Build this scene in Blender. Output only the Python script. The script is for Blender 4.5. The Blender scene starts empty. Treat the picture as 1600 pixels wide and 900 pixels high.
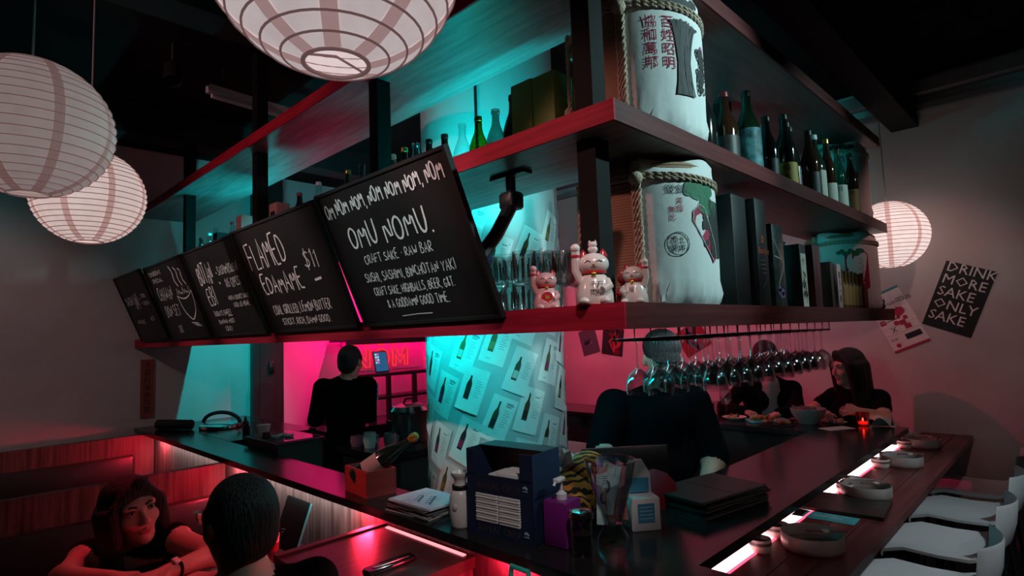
import bpy, math, random
import numpy as np
from mathutils import Matrix, Vector, Euler

random.seed(7)
SC = bpy.context.scene
COL = SC.collection
PI = math.pi

# ------------------------------------------------------------------ camera
# world axes: +X runs along the right wing of the bar, +Y along the left wing, Z up (metres)
cam_data = bpy.data.cameras.new('camera')
cam_data.sensor_width = 36.0
cam_data.lens = 905.0 / 1600.0 * 36.0
cam_data.clip_start = 0.05
cam = bpy.data.objects.new('camera', cam_data)
COL.objects.link(cam)
_r = Vector((0.7008, -0.7124, -0.0368)); _d = Vector((0.0315, 0.0824, -0.9961)); _f = Vector((0.7127, 0.6969, 0.0802))
cam.matrix_world = Matrix(((_r.x, -_d.x, -_f.x, 0), (_r.y, -_d.y, -_f.y, 0), (_r.z, -_d.z, -_f.z, 1.68), (0, 0, 0, 1)))
SC.camera = cam

# ------------------------------------------------------------------ world, exposure
SC.view_settings.view_transform = 'Standard'
SC.view_settings.look = 'None'
SC.view_settings.gamma = 1.0
SC.view_settings.exposure = 0.0
SC.view_settings.use_curve_mapping = False
world = bpy.data.worlds.new('night'); SC.world = world
world.use_nodes = True
world.node_tree.nodes['Background'].inputs[0].default_value = (0.55, 0.6, 0.75, 1)
world.node_tree.nodes['Background'].inputs[1].default_value = 0.006

# ------------------------------------------------------------------ fill spotlights, added to light single things; only the teal wall one is inferred
CYAN = (0.0, 0.80, 0.84); MAGENTA = (1.0, 0.0, 0.13); RED = (1.0, 0.02, 0.06); WARM = (1.0, 0.80, 0.74)
def spot(name, loc, target, col, energy, angle=60, blend=0.75, radius=0.03):
    d = bpy.data.lights.new(name, 'SPOT'); d.color = col; d.energy = energy
    d.spot_size = math.radians(angle); d.spot_blend = blend; d.shadow_soft_size = radius
    o = bpy.data.objects.new(name, d); COL.objects.link(o)
    o.location = loc
    o.rotation_euler = (Vector(target) - Vector(loc)).to_track_quat('-Z', 'Y').to_euler()
    return o
SPOTS = [
    # name, location, target, colour, watts, cone, what it is
    ('board_fill', (-0.75, 1.45, 3.02), (1.05, 1.52, 2.00), (0.86, 1.0, 0.98), 92, 22, 'added black spotlight aimed at the OMU NOMU chalkboard'),
    ('board_fill', (-0.75, 2.78, 3.02), (1.05, 2.31, 2.00), (1.0, 0.82, 0.79), 88, 22, 'added black spotlight aimed at the FLAMED EDAMAME chalkboard'),
    ('board_fill', (-0.75, 3.62, 3.02), (1.05, 3.08, 2.00), (1.0, 0.82, 0.79), 70, 22, 'added black spotlight aimed at the BOTAN EBI chalkboard'),
    ('board_fill', (-0.75, 4.10, 3.02), (1.05, 3.85, 2.00), (1.0, 0.78, 0.75), 46, 22, 'added black spotlight aimed at the steaming bowl chalkboard'),
    ('board_fill', (-0.75, 4.50, 3.02), (1.05, 4.58, 2.00), (1.0, 0.78, 0.75), 18, 22, 'added black spotlight aimed at the last chalkboard'),
    ('booth_fill', (0.86, 3.20, 3.02), (0.66, 2.30, 1.00), RED, 75, 34, 'added black spotlight with red gel over the booth'),
    ('shelf_fill', (-0.80, 1.95, 3.00), (1.15, 1.06, 2.19), (1.0, 0.42, 0.40), 84, 20, 'added black spotlight with red gel aimed at the shelf corner edge'),
    ('shelf_fill', (-0.80, 2.60, 2.95), (1.15, 2.90, 2.72), (1.0, 0.40, 0.42), 34, 60, 'added black spotlight with red gel aimed at the top shelf edge'),
    ('shelf_fill', (-1.20, 2.25, 3.00), (1.22, 2.03, 1.13), (1.0, 0.25, 0.25), 90, 13, 'added black spotlight with red gel aimed at the wooden bottle box'),
    ('wall_spot', (1.80, 3.95, 3.00), (1.52, 5.20, 1.45), CYAN, 125, 52, 'black track spotlight washing the teal wall inside the bar'),
    ('wall_spot', (-0.90, 3.50, 3.02), (0.15, 5.20, 1.75), (1.0, 0.66, 0.66), 28, 54, 'added black spotlight washing the back wall over the booths'),
    ('stool_fill', (2.60, -0.90, 3.02), (3.00, 0.30, 0.75), (0.80, 0.95, 1.0), 90, 44, 'added black spotlight over the white bar chairs'),
    ('barrel_fill', (2.30, -0.80, 3.02), (1.60, 0.95, 2.22), (0.60, 0.96, 0.98), 170, 40, 'added black spotlight aimed at the two corner barrels'),
    ('barrel_fill', (3.30, -0.80, 3.02), (2.80, 0.90, 2.15), (0.50, 0.88, 0.90), 70, 44, 'added black spotlight aimed at the right wing bottles'),
    ('bar_fill', (0.35, 0.00, 3.02), (1.28, 1.36, 1.12), (1.0, 0.86, 0.86), 50, 26, 'added black spotlight aimed at the napkin boxes on the bar'),
    ('cat_fill', (-0.40, -0.30, 3.02), (1.21, 0.94, 1.82), (1.0, 0.55, 0.50), 24, 13, 'added black spotlight aimed at the lucky cats'),
    ('counter_fill', (1.30, -1.20, 3.02), (2.40, 0.66, 1.00), (1.0, 0.70, 0.66), 24, 44, 'added black spotlight aimed at the stoneware bowls'),
    ('guest_fill', (3.10, 0.00, 3.02), (4.48, 0.85, 1.55), (1.0, 0.50, 0.46), 18, 52, 'added black spotlight aimed at the right wall'),
    ('pink_fill', (3.05, 3.30, 3.02), (4.50, 2.60, 1.45), (1.0, 0.04, 0.14), 150, 80, 'added black spotlight with pink gel aimed at the far wall'),
    ('pink_fill', (3.25, 4.60, 3.05), (2.72, 5.36, 0.95), (1.0, 0.0, 0.17), 380, 52, 'added black spotlight with magenta gel beside the kitchen opening'),
    ('pink_fill', (3.40, 4.72, 3.05), (3.40, 5.36, 1.90), (1.0, 0.0, 0.15), 60, 90, 'added black spotlight with magenta gel over the neon sign'),
]

# ------------------------------------------------------------------ mesh helpers
MATRICES = {}
def register(o, M):
    MATRICES[o.name] = M
    o.matrix_world = M
class MB:
    """collects geometry of ONE part; M transforms what is added"""
    def __init__(s, M=None):
        s.v = []; s.f = []; s.mi = []; s.M = M or Matrix.Identity(4); s.cur = 0
    def mat(s, i): s.cur = i; return s
    def add(s, vs, fs):
        n = len(s.v); M = s.M
        s.v.extend([tuple(M @ Vector(p)) for p in vs])
        s.f.extend([tuple(i + n for i in f) for f in fs]); s.mi.extend([s.cur] * len(fs)); return s
    def box(s, x0, y0, z0, x1, y1, z1):
        return s.add([(x0,y0,z0),(x1,y0,z0),(x1,y1,z0),(x0,y1,z0),(x0,y0,z1),(x1,y0,z1),(x1,y1,z1),(x0,y1,z1)],
                     [(0,3,2,1),(4,5,6,7),(0,1,5,4),(1,2,6,5),(2,3,7,6),(3,0,4,7)])
    def rbox(s, x0, y0, z0, x1, y1, z1, r, seg=3):
        """box with rounded vertical edges and softened top/bottom"""
        pts = []
        for cx, cy, a0 in ((x1-r,y1-r,0),(x0+r,y1-r,PI/2),(x0+r,y0+r,PI),(x1-r,y0+r,1.5*PI)):
            for k in range(seg+1):
                a = a0 + PI/2*k/seg; pts.append((cx+r*math.cos(a), cy+r*math.sin(a)))
        n = len(pts); cx, cy = (x0+x1)/2, (y0+y1)/2; b = min(r*0.6, (z1-z0)*0.3)
        def ring(z, ins): 
            kx = 1 - ins*2/(x1-x0); ky = 1 - ins*2/(y1-y0)
            return [(cx+(x-cx)*kx, cy+(y-cy)*ky, z) for x, y in pts]
        vs = ring(z0, b*.7) + ring(z0+b, 0) + ring(z1-b, 0) + ring(z1, b*.7)
        fs = [tuple(range(n-1,-1,-1)), tuple(range(3*n, 4*n))]
        for k in range(3):
            for i in range(n): j = (i+1) % n; fs.append((k*n+i, k*n+j, k*n+n+j, k*n+n+i))
        return s.add(vs, fs)
    def prism(s, poly, z0, z1):
        n = len(poly)
        vs = [(x,y,z0) for x,y in poly] + [(x,y,z1) for x,y in poly]
        return s.add(vs, [tuple(range(n-1,-1,-1)), tuple(range(n,2*n))] + [(i,(i+1)%n,n+(i+1)%n,n+i) for i in range(n)])
    def lathe(s, prof, seg=24, c=(0,0,0), sx=1, sy=1, a0=0, a1=2*PI):
        full = abs(a1-a0-2*PI) < 1e-6; m = seg if full else seg+1
        vs = []; fs = []; rows = []
        for r, z in prof:
            if r < 1e-6: rows.append([len(vs)]); vs.append((c[0],c[1],c[2]+z))
            else:
                row = []
                for k in range(m):
                    a = a0+(a1-a0)*k/seg; row.append(len(vs)); vs.append((c[0]+r*sx*math.cos(a), c[1]+r*sy*math.sin(a), c[2]+z))
                rows.append(row)
        for A, B in zip(rows, rows[1:]):
            for k in range(seg):
                j = (k+1) % m
                if len(A)==1 and len(B)==1: continue
                if len(A)==1: fs.append((A[0],B[j],B[k]))
                elif len(B)==1: fs.append((A[k],A[j],B[0]))
                else: fs.append((A[k],A[j],B[j],B[k]))
        return s.add(vs, fs)
    def tube(s, pts, r, seg=8, closed=False, r2=None):
        P = [Vector(p) for p in pts]; n = len(P); vs = []; fs = []
        up = None
        for i, p in enumerate(P):
            if closed: t = P[(i+1)%n]-P[i-1]
            else: t = P[min(i+1,n-1)]-P[max(i-1,0)]
            t.normalize()
            if up is None:
                up = Vector((0,0,1)) if abs(t.z) < .9 else Vector((1,0,0))
            a = (up - t*up.dot(t))
            if a.length < 1e-5: a = t.orthogonal()
            a.normalize(); b = t.cross(a); up = a
            rr = r if r2 is None else r + (r2-r)*i/max(1,n-1)
            for k in range(seg):
                g = 2*PI*k/seg; q = p + a*rr*math.cos(g) + b*rr*math.sin(g); vs.append(tuple(q))
        for i in range(n if closed else n-1):
            for k in range(seg):
                j = (k+1)%seg; i2 = (i+1)%n
                fs.append((i*seg+k, i*seg+j, i2*seg+j, i2*seg+k))
        if not closed:
            fs.append(tuple(range(seg-1,-1,-1))); fs.append(tuple((n-1)*seg+k for k in range(seg)))
        return s.add(vs, fs)
    def ell(s, c, r, seg=16, rings=10, M=None):
        prof = [(math.sin(PI*k/rings), -math.cos(PI*k/rings)) for k in range(rings+1)]
        old = s.M; s.M = old @ Matrix.Translation(c) @ (M or Matrix.Identity(4)) @ Matrix.Diagonal((r[0],r[1],r[2],1))
        prof[0] = (0,-1); prof[-1] = (0,1)
        s.lathe(prof, seg); s.M = old; return s
    def quad(s, a, b, c, d): return s.add([a,b,c,d], [(0,1,2,3)])
    def build(s, name, mats, parent=None, world=False, smooth=35, kind=None):
        me = bpy.data.meshes.new(name)
        vs = s.v
        if world and parent is not None:
            I = MATRICES[parent.name].inverted(); vs = [tuple(I @ Vector(p)) for p in vs]
        me.from_pydata(vs, [], s.f)
        if not isinstance(mats, (list, tuple)): mats = [mats]
        for m in mats: me.materials.append(m)
        if len(mats) > 1: me.polygons.foreach_set('material_index', s.mi)
        if smooth:
            me.polygons.foreach_set('use_smooth', [True]*len(me.polygons))
            me.set_sharp_from_angle(angle=math.radians(smooth))
        me.update()
        o = bpy.data.objects.new(name, me); COL.objects.link(o)
        if parent is not None:
            o.parent = parent
            MATRICES[o.name] = MATRICES[parent.name].copy()
        else: MATRICES[o.name] = Matrix.Identity(4)
        if kind: o['kind'] = kind
        return o
def tag(o, label, cat, group=None, kind=None):
    o['label'] = label; o['category'] = cat
    if group: o['group'] = group
    if kind: o['kind'] = kind
    return o
def struct(o, label=None):
    o['kind'] = 'structure'
    if label: o['label'] = label
    return o
def thing(name, label, cat, loc=(0,0,0), rot=0, group=None, M=None):
    o = bpy.data.objects.new(name, None); COL.objects.link(o); o.empty_display_size = .05
    if M is None:
        if not isinstance(rot, (tuple, list)): rot = (0,0,rot)
        M = Matrix.Translation(loc) @ Euler(rot).to_matrix().to_4x4()
    register(o, M)
    return tag(o, label, cat, group)
def dup(root, loc, rot=0, label=None, group=None, scale=None):
    r = root.copy(); COL.objects.link(r)
    if not isinstance(rot, (tuple, list)): rot = (0,0,rot)
    M = Matrix.Translation(loc) @ Euler(rot).to_matrix().to_4x4()
    if scale: M = M @ Matrix.Diagonal((scale[0],scale[1],scale[2],1))
    register(r, M)
    if label: r['label'] = label
    if group: r['group'] = group
    for ch in list(root.children):
        c = ch.copy(); COL.objects.link(c); c.parent = r
        for g in ch.children:
            d = g.copy(); COL.objects.link(d); d.parent = c
    return r
def basis(o, u, v, n):
    return Matrix(((u[0],v[0],n[0],o[0]),(u[1],v[1],n[1],o[1]),(u[2],v[2],n[2],o[2]),(0,0,0,1)))

# ------------------------------------------------------------------ materials
MATS = {}
def M(name, col=(.5,.5,.5), rough=.5, metal=0, emit=None, strength=0, spec=.5, noise=None, bump=None, coat=0, stretch=None, col2=None, sheen=0):
    if name in MATS: return MATS[name]
    m = bpy.data.materials.new(name); m.use_nodes = True; nt = m.node_tree; b = nt.nodes['Principled BSDF']
    b.inputs['Base Color'].default_value = (*col, 1); b.inputs['Roughness'].default_value = rough
    b.inputs['Metallic'].default_value = metal; b.inputs['Specular IOR Level'].default_value = spec
    b.inputs['Coat Weight'].default_value = coat
    if sheen: b.inputs['Sheen Weight'].default_value = sheen
    if emit: b.inputs['Emission Color'].default_value = (*emit, 1); b.inputs['Emission Strength'].default_value = strength
    if noise or bump:
        tc = nt.nodes.new('ShaderNodeTexCoord'); mp = nt.nodes.new('ShaderNodeMapping')
        nt.links.new(tc.outputs['Object'], mp.inputs[0])
        if stretch: mp.inputs['Scale'].default_value = stretch
    if noise:
        nz = nt.nodes.new('ShaderNodeTexNoise'); nz.inputs['Scale'].default_value = noise; nz.inputs['Detail'].default_value = 5
        nt.links.new(mp.outputs[0], nz.inputs['Vector'])
        cr = nt.nodes.new('ShaderNodeValToRGB'); cr.color_ramp.elements[0].position = .32; cr.color_ramp.elements[1].position = .68
        c2 = col2 or tuple(c*.6 for c in col)
        cr.color_ramp.elements[0].color = (*c2, 1); cr.color_ramp.elements[1].color = (*col, 1)
        nt.links.new(nz.outputs['Fac'], cr.inputs[0]); nt.links.new(cr.outputs[0], b.inputs['Base Color'])
    if bump:
        n2 = nt.nodes.new('ShaderNodeTexNoise'); n2.inputs['Scale'].default_value = bump[0]; n2.inputs['Detail'].default_value = 4
        nt.links.new(mp.outputs[0], n2.inputs['Vector'])
        bp = nt.nodes.new('ShaderNodeBump'); bp.inputs['Strength'].default_value = bump[1]; bp.inputs['Distance'].default_value = .01
        nt.links.new(n2.outputs['Fac'], bp.inputs['Height']); nt.links.new(bp.outputs[0], b.inputs['Normal'])
    MATS[name] = m; return m
def emis(name, col, strength):
    if name in MATS: return MATS[name]
    m = bpy.data.materials.new(name); m.use_nodes = True; nt = m.node_tree
    nt.nodes.remove(nt.nodes['Principled BSDF']); e = nt.nodes.new('ShaderNodeEmission')
    e.inputs[0].default_value = (*col, 1); e.inputs[1].default_value = strength
    nt.links.new(e.outputs[0], nt.nodes['Material Output'].inputs[0]); MATS[name] = m; return m
def glass(name, tint=(.95,.97,.97), refl=.10, edge=.85, rough=.07):
    """thin-walled glass: sees through, reflects more towards its rim"""
    if name in MATS: return MATS[name]
    m = bpy.data.materials.new(name); m.use_nodes = True; nt = m.node_tree
    nt.nodes.remove(nt.nodes['Principled BSDF'])
    t = nt.nodes.new('ShaderNodeBsdfTransparent'); t.inputs[0].default_value = (*tint, 1)
    g = nt.nodes.new('ShaderNodeBsdfGlossy'); g.inputs['Roughness'].default_value = rough
    lw = nt.nodes.new('ShaderNodeLayerWeight'); lw.inputs[0].default_value = .35
    mr = nt.nodes.new('ShaderNodeMapRange'); mr.inputs['To Min'].default_value = refl; mr.inputs['To Max'].default_value = edge
    nt.links.new(lw.outputs['Facing'], mr.inputs['Value'])
    mx = nt.nodes.new('ShaderNodeMixShader')
    nt.links.new(mr.outputs[0], mx.inputs[0]); nt.links.new(t.outputs[0], mx.inputs[1]); nt.links.new(g.outputs[0], mx.inputs[2])
    nt.links.new(mx.outputs[0], nt.nodes['Material Output'].inputs[0]); MATS[name] = m; return m

PLASTER = M('plaster', (.60,.57,.56), .85, noise=3.0, col2=(.52,.50,.49), bump=(40,.08))
BLACKCEIL = M('black_ceiling', (.010,.010,.011), .9, spec=.08, noise=6)
BLACKMET = M('black_metal', (.012,.012,.013), .42)
BLACKPL = M('black_plastic', (.015,.015,.016), .35)
BLACKLAC = M('black_stone', (.018,.018,.020), .18, spec=.34, noise=30, col2=(.014,.014,.016))
POSTBLACK = M('matte_black_steel', (.008,.008,.009), .7, spec=.12)
BLACKMATTE = M('black_matte', (.010,.010,.011), .75)
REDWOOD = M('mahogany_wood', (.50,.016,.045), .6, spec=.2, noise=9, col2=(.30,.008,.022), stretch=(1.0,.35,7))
SHELFWOOD = M('shelf_wood_underside', (.21,.17,.17), .42, noise=7, col2=(.10,.075,.078), stretch=(6,.55,6))
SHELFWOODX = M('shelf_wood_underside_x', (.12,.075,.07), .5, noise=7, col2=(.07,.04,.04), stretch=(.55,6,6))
FASCIA_DIM = M('mahogany_wood_dim', (.13,.028,.028), .6, spec=.2, noise=9, col2=(.075,.015,.016), stretch=(.35,1,7))  # same mahogany; the right wing's dimmer light is in this darker colour
VENEER = M('walnut_veneer', (.20,.15,.14), .55, noise=4, col2=(.03,.020,.02), stretch=(1,9,.5))
VENEERY = M('walnut_veneer_y', (.22,.13,.12), .5, noise=4, col2=(.04,.02,.02), stretch=(9,1,.5))
TABLEWOOD = M('dark_table_wood', (.07,.045,.042), .32, noise=5, col2=(.035,.02,.02), stretch=(.6,8,1))
COUNTERWOOD = M('red_counter_wood', (.14,.032,.030), .34, noise=5, col2=(.06,.013,.013), stretch=(.5,8,1))
LEATHER = M('black_leather', (.030,.034,.033), .38, bump=(120,.15))
PAPER = M('white_paper', (.82,.82,.80), .8, noise=14, col2=(.74,.74,.72))
PAPERY = M('lantern_off_white', (.8,.75,.72), .8)
CHALK = M('chalk', (.88,.88,.86), .9)
BOARD = M('blackboard', (.011,.010,.010), .6, noise=8, col2=(.007,.007,.007))
STEEL = M('steel', (.62,.62,.62), .18, metal=1)
BRUSHED = M('brushed_steel', (.45,.46,.47), .32, metal=1, noise=3, stretch=(1,1,40), col2=(.33,.34,.35))
WHITE = M('white_ceramic', (.78,.76,.72), .25)
GREYCER = M('grey_ceramic', (.34,.32,.30), .35, noise=20, col2=(.26,.24,.23))
GLASS = glass('clear_glass')
SKIN = M('skin', (.60,.36,.28), .5)
HAIR = M('black_hair', (.012,.010,.010), .6, noise=60, col2=(.006,.005,.005), stretch=(1,1,.16), bump=(170,.9))
ROPE = M('straw_rope', (.50,.40,.30), .9, bump=(160,.6))
# ------------------------------------------------------------------ the room
WX0, WX1, WY0, WY1, CZ = -2.6, 4.50, -2.4, 5.20, 3.25
struct(MB().box(WX0,WY0,-.1,WX1,5.45,0).build('floor', M('dark_floor', (.05,.045,.045), .35, noise=5, col2=(.035,.03,.03))))
struct(MB().box(WX0,WY0,CZ,WX1,5.45,CZ+.1).build('ceiling', BLACKCEIL))
struct(MB().box(WX0,WY1,0,2.02,WY1+.25,CZ).build('wall_back', PLASTER))
struct(MB().box(2.30,5.36,0,WX1,5.45,CZ).build('wall_kitchen', M('kitchen_wall_paint', (.62,.58,.60), .75)))
struct(MB().box(WX1,WY0,0,WX1+.1,5.45,CZ).build('wall_right', PLASTER))
struct(MB().box(WX0-.1,WY0,0,WX0,5.45,CZ).build('wall_left', M('dark_wall', (.10,.09,.09), .8)))
struct(MB().box(WX0,WY0-.1,0,WX1,WY0,CZ).build('wall_front', MATS['dark_wall']))
# dark timber reveal between the teal wall and the kitchen opening, with a switch plate
o = MB().box(2.02,5.13,0,2.075,5.36,CZ); o.box(2.09,5.16,0,2.30,5.45,CZ)
o = struct(o.build('door_1', M('dark_timber', (.035,.026,.027), .45, noise=6, stretch=(6,1,.4))), 'dark timber door frame between teal wall and magenta kitchen')
MB().rbox(2.165,5.148,1.42,2.215,5.16,1.52,.006).build('switch_plate', BLACKPL, o)
# cornice strip along the top of the right wall
struct(MB().box(4.40,WY0,3.12,4.50,5.36,3.20).box(4.45,WY0,3.02,4.50,5.36,3.06).build('trim_1', M('cornice_grey', (.22,.22,.23), .6)))
# ceiling services: beams, duct and joists painted black
def beam(y, z0, h=.14, w=.16, x0=-2.6, x1=4.5): return MB().box(x0,y-w/2,z0,x1,y+w/2,z0+h)
DG = M('charcoal_paint', (.024,.024,.026), .8, spec=.12)
tag(beam(.73,2.93,.32,.15).build('ceiling_beam', DG), 'dark ceiling beam over the right bar running into the right wall', 'beam')
tag(beam(2.55,3.05,.20,.18).build('ceiling_beam', DG), 'dark ceiling beam crossing above the column', 'beam')
tag(beam(4.30,3.05,.20,.18).build('ceiling_beam', DG), 'dark ceiling beam nearest the teal back wall', 'beam')
b = MB()
b.box(-2.1,-2.2,3.02,-1.7,5.19,3.24)
for k in range(9): b.box(-2.115,-2.0+k*.85,3.005,-1.685,-1.97+k*.85,3.25)
tag(b.build('ventilation_duct', DG), 'dark rectangular duct with flanged joints under the black ceiling', 'duct')
t = thing('cable_tray', 'thin dark cable tray hung under ceiling over the booths', 'cable tray', (-.6,1.2,3.1))
MB().box(-.06,-3.3,0,-.05,4,.05).box(.05,-3.3,0,.06,4,.05).build('side_rail', DG, t)
for k in range(12): MB().box(-.05,-3+k*.6,.0,.05,-2.97+k*.6,.012).build('rung', DG, t)
# unlit fluorescent batten
t = thing('tube_light', 'unlit fluorescent batten hanging under ceiling behind top shelf', 'lamp', (1.08,3.37,3.08), math.radians(6))
MB().box(0,-.03,0.012,.62,.03,.05).build('housing', M('batten_white', (.5,.55,.55), .4), t)
q = MB(); q.tube([(.02,0,-.005),(.60,0,-.005)], .013, 10); q.build('tube', M('tube_glass', (.6,.7,.7), .15), t)
for x in (.08,.54): MB().tube([(x,0,.05),(x,0,.17)], .004, 6).build('hanger', DG, t)

# spotlights: heads added under the ceiling, each with its own light
for (nm, loc, tgt, colr, en, ang, lab) in SPOTS:
    spot(nm, loc, tgt, colr, en, ang)
    dirv = (Vector(tgt)-Vector(loc)).normalized()
    Q = Matrix.Translation(Vector(loc) - dirv*.012) @ (-dirv).to_track_quat('Z','Y').to_matrix().to_4x4()
    t = thing('spot_head', lab, 'spotlight', group='ceiling spotlight heads, mostly added', M=Q)
    MB().lathe([(.040,.0),(.042,.0),(.042,.10),(.025,.13),(0,.13)], 16).build('lamp_head', BLACKMET, t)
    top = MATRICES[t.name].inverted() @ Vector((loc[0]-dirv.x*.1, loc[1]-dirv.y*.1, CZ))
    MB().tube([(0,0,.10), tuple(top)], .008, 6).build('stem', BLACKMET, t)

# ------------------------------------------------------------------ round column covered with printed sheets
CXc, CYc, CR = 2.069, 2.162, .35
colm = struct(MB().lathe([(0,0),(CR,0),(CR,CZ),(0,CZ)], 64, (CXc,CYc,0)).build('column', M('column_paint', (.50,.52,.52), .7)), 'round white column inside the bar')
q = MB(); q.tube([(CXc+(CR+.008)*math.cos(a), CYc+(CR+.008)*math.sin(a), z) for a in [math.radians(218)] for z in (2.50,3.25)], .007, 6)
q.build('conduit', BLACKPL, colm)
PH0 = math.radians(226.3)
def wrap(s, z, off): 
    a = PH0 + s/CR; return (CXc+(CR+off)*math.cos(a), CYc+(CR+off)*math.sin(a), z)
BOTTLE_SIL = [(-.5,0),(-.5,.52),(-.44,.60),(-.22,.72),(-.17,.80),(-.17,.97),(-.2,.97),(-.2,1.0),(.2,1.0),(.2,.97),(.17,.97),(.17,.80),(.22,.72),(.44,.60),(.5,.52),(.5,0)]
def sheet(s0, z0, ang, w, h, bcol, lcol, lift, upside=False):
    ca, sa = math.cos(ang), math.sin(ang)
    def m(x, y, off): return wrap(s0 + x*ca - y*sa, z0 + x*sa + y*ca, off)
    p = MB(); nx, ny = 5, 4; vs = []; fs = []
    for j in range(ny+1):
        for i in range(nx+1):
            x = -w/2+w*i/nx; y = -h/2+h*j/ny
            curl = .010*max(0,(abs(y)/(h/2)-.75))*lift
            vs.append(m(x,y,.0022+curl))
    for j in range(ny):
        for i in range(nx): a = j*(nx+1)+i; fs.append((a,a+1,a+nx+2,a+nx+1))
    p.add(vs, fs)
    so = p.build('sheet', PAPER, colm, smooth=60)
    g = MB(); g.mat(0)
    bx, by, bw, bh = -w*.16, -h*.24, w*.22, h*.62
    rows = [(-.5,.5,0),(-.5,.5,.30),(-.5,.5,.52),(-.44,.44,.60),(-.22,.22,.72),(-.17,.17,.80),(-.17,.17,1.0)]
    for (a0,a1,ya),(b0,b1,yb) in zip(rows, rows[1:]):
        g.add([m(bx+a0*bw,by+ya*bh,.0030),m(bx+a1*bw,by+ya*bh,.0030),m(bx+b1*bw,by+yb*bh,.0030),m(bx+b0*bw,by+yb*bh,.0030)], [(0,1,2,3)])
    g.mat(1)
    g.add([m(bx-.42*bw,by+.08*bh,.0034),m(bx+.42*bw,by+.08*bh,.0034),m(bx+.42*bw,by+.36*bh,.0034),m(bx-.42*bw,by+.36*bh,.0034)], [(0,1,2,3)])
    g.mat(2)
    for k, (yy, ll, th) in enumerate([(.38,.26,.012),(.35,.30,.012),(.31,.22,.012)]+[(.22-.05*i, .20+.08*((i*7)%3)/2, .005) for i in range(8)]+[(-.40,.16,.006)]):
        x0 = w*.10 if k < 11 else -w*.25
        y = h*yy
        g.add([m(x0,y,.003),m(x0+w*ll,y,.003),m(x0+w*ll,y+h*th*1.4,.003),m(x0,y+h*th*1.4,.003)], [(0,1,2,3)])
    g.build('printed_bottle', [bcol, lcol, M('print_ink', (.05,.06,.06), .8)], so, smooth=0)
INKB = [M('ink_black', (.012,.012,.012), .6), M('ink_brown', (.07,.035,.012), .6), M('ink_olive', (.12,.10,.02), .6), M('ink_green', (.02,.05,.03), .6), M('ink_pale', (.45,.50,.48), .6), M('ink_violet', (.12,.02,.25), .6)]
INKL = [M('ink_crimson', (.30,.01,.08), .6), M('ink_cream', (.55,.52,.45), .6), M('ink_black', ()), M('ink_gold', (.30,.20,.05), .6)]
rs = random.Random(3); tilt = math.radians(-21)
ca, sa = math.cos(tilt), math.sin(tilt); cnt = 0
for i in range(-8, 9):
    for j in range(-5, 8):
        lx = i*.142 + (.035 if j % 2 else 0); ly = j*.232 + (i % 2)*.09
        s0 = lx*ca - ly*sa; z0 = 1.30 + lx*sa + ly*ca
        if abs(s0) > .55 or z0 < .80 or z0 > 2.22: continue
        cnt += 1
        sheet(s0+rs.uniform(-.012,.012), z0+rs.uniform(-.012,.012), tilt+rs.uniform(-.06,.06), .118, .205,
              INKB[rs.choice([0,0,1,0,2,3,0,4,1])], INKL[rs.choice([0,1,2,3,0])], rs.choice([0,.5,1,2.0]))

# ------------------------------------------------------------------ hanging shelf unit (three levels, two wings)
SX, SY, SD, SXE = 1.155, .765, .40, 3.91
LEV = [(1.685,1.745),(2.19,2.24),(2.70,2.75)]
sh = thing('hanging_shelf', 'L-shaped three-level red-brown wooden shelf hung above the bar on black posts', 'shelf', (SX,SY,1.685))
for k, (z0, z1) in enumerate(LEV):
    MB().box(SX+.006,SY+.006,z0,SX+SD,WY1,z1).build('shelf_board', SHELFWOOD, sh, world=True)
    MB().box(SX+SD,SY+.006,z0,SXE,SY+SD,z1).build('shelf_board', SHELFWOODX, sh, world=True)
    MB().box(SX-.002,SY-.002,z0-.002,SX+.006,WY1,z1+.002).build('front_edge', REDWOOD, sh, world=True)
    MB().box(SX+.006,SY-.002,z0-.002,SXE,SY+.006,z1+.002).build('side_edge', FASCIA_DIM, sh, world=True)
for (x, y) in [(1.25,.90),(1.25,1.92),(1.25,3.08),(1.25,4.25),(2.55,1.10),(3.80,1.10)]:
    MB().box(x-.03,y-.03,1.745,x+.03,y+.03,CZ).build('post', POSTBLACK, sh, world=True)
# LED strips fixed to the inner edge of the boards (they glow, so they light the bar)
LEDC = emis('cyan_led', (0.0,.85,.90), 260.0)
LEDC2 = emis('cyan_led_soft', (0.0,.85,.90), 55.0)
MB().box(1.72,SY+SD+.001,1.705,3.25,SY+SD+.011,1.730).build('led_strip', emis('added_cool_led', (.65,.9,1.0), 18.0), sh, world=True)  # unseen strip, added to brighten the hanging glasses
for (x0,y0,y1,z,mt) in [(1.515,1.40,1.98,2.2405,LEDC),(1.515,3.55,4.05,2.2405,LEDC),(1.557,1.25,2.35,1.705,LEDC2)]:
    MB().box(x0,y0,z,x0+.014,y1,z+.010).build('led_strip', mt, sh, world=True)

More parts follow.
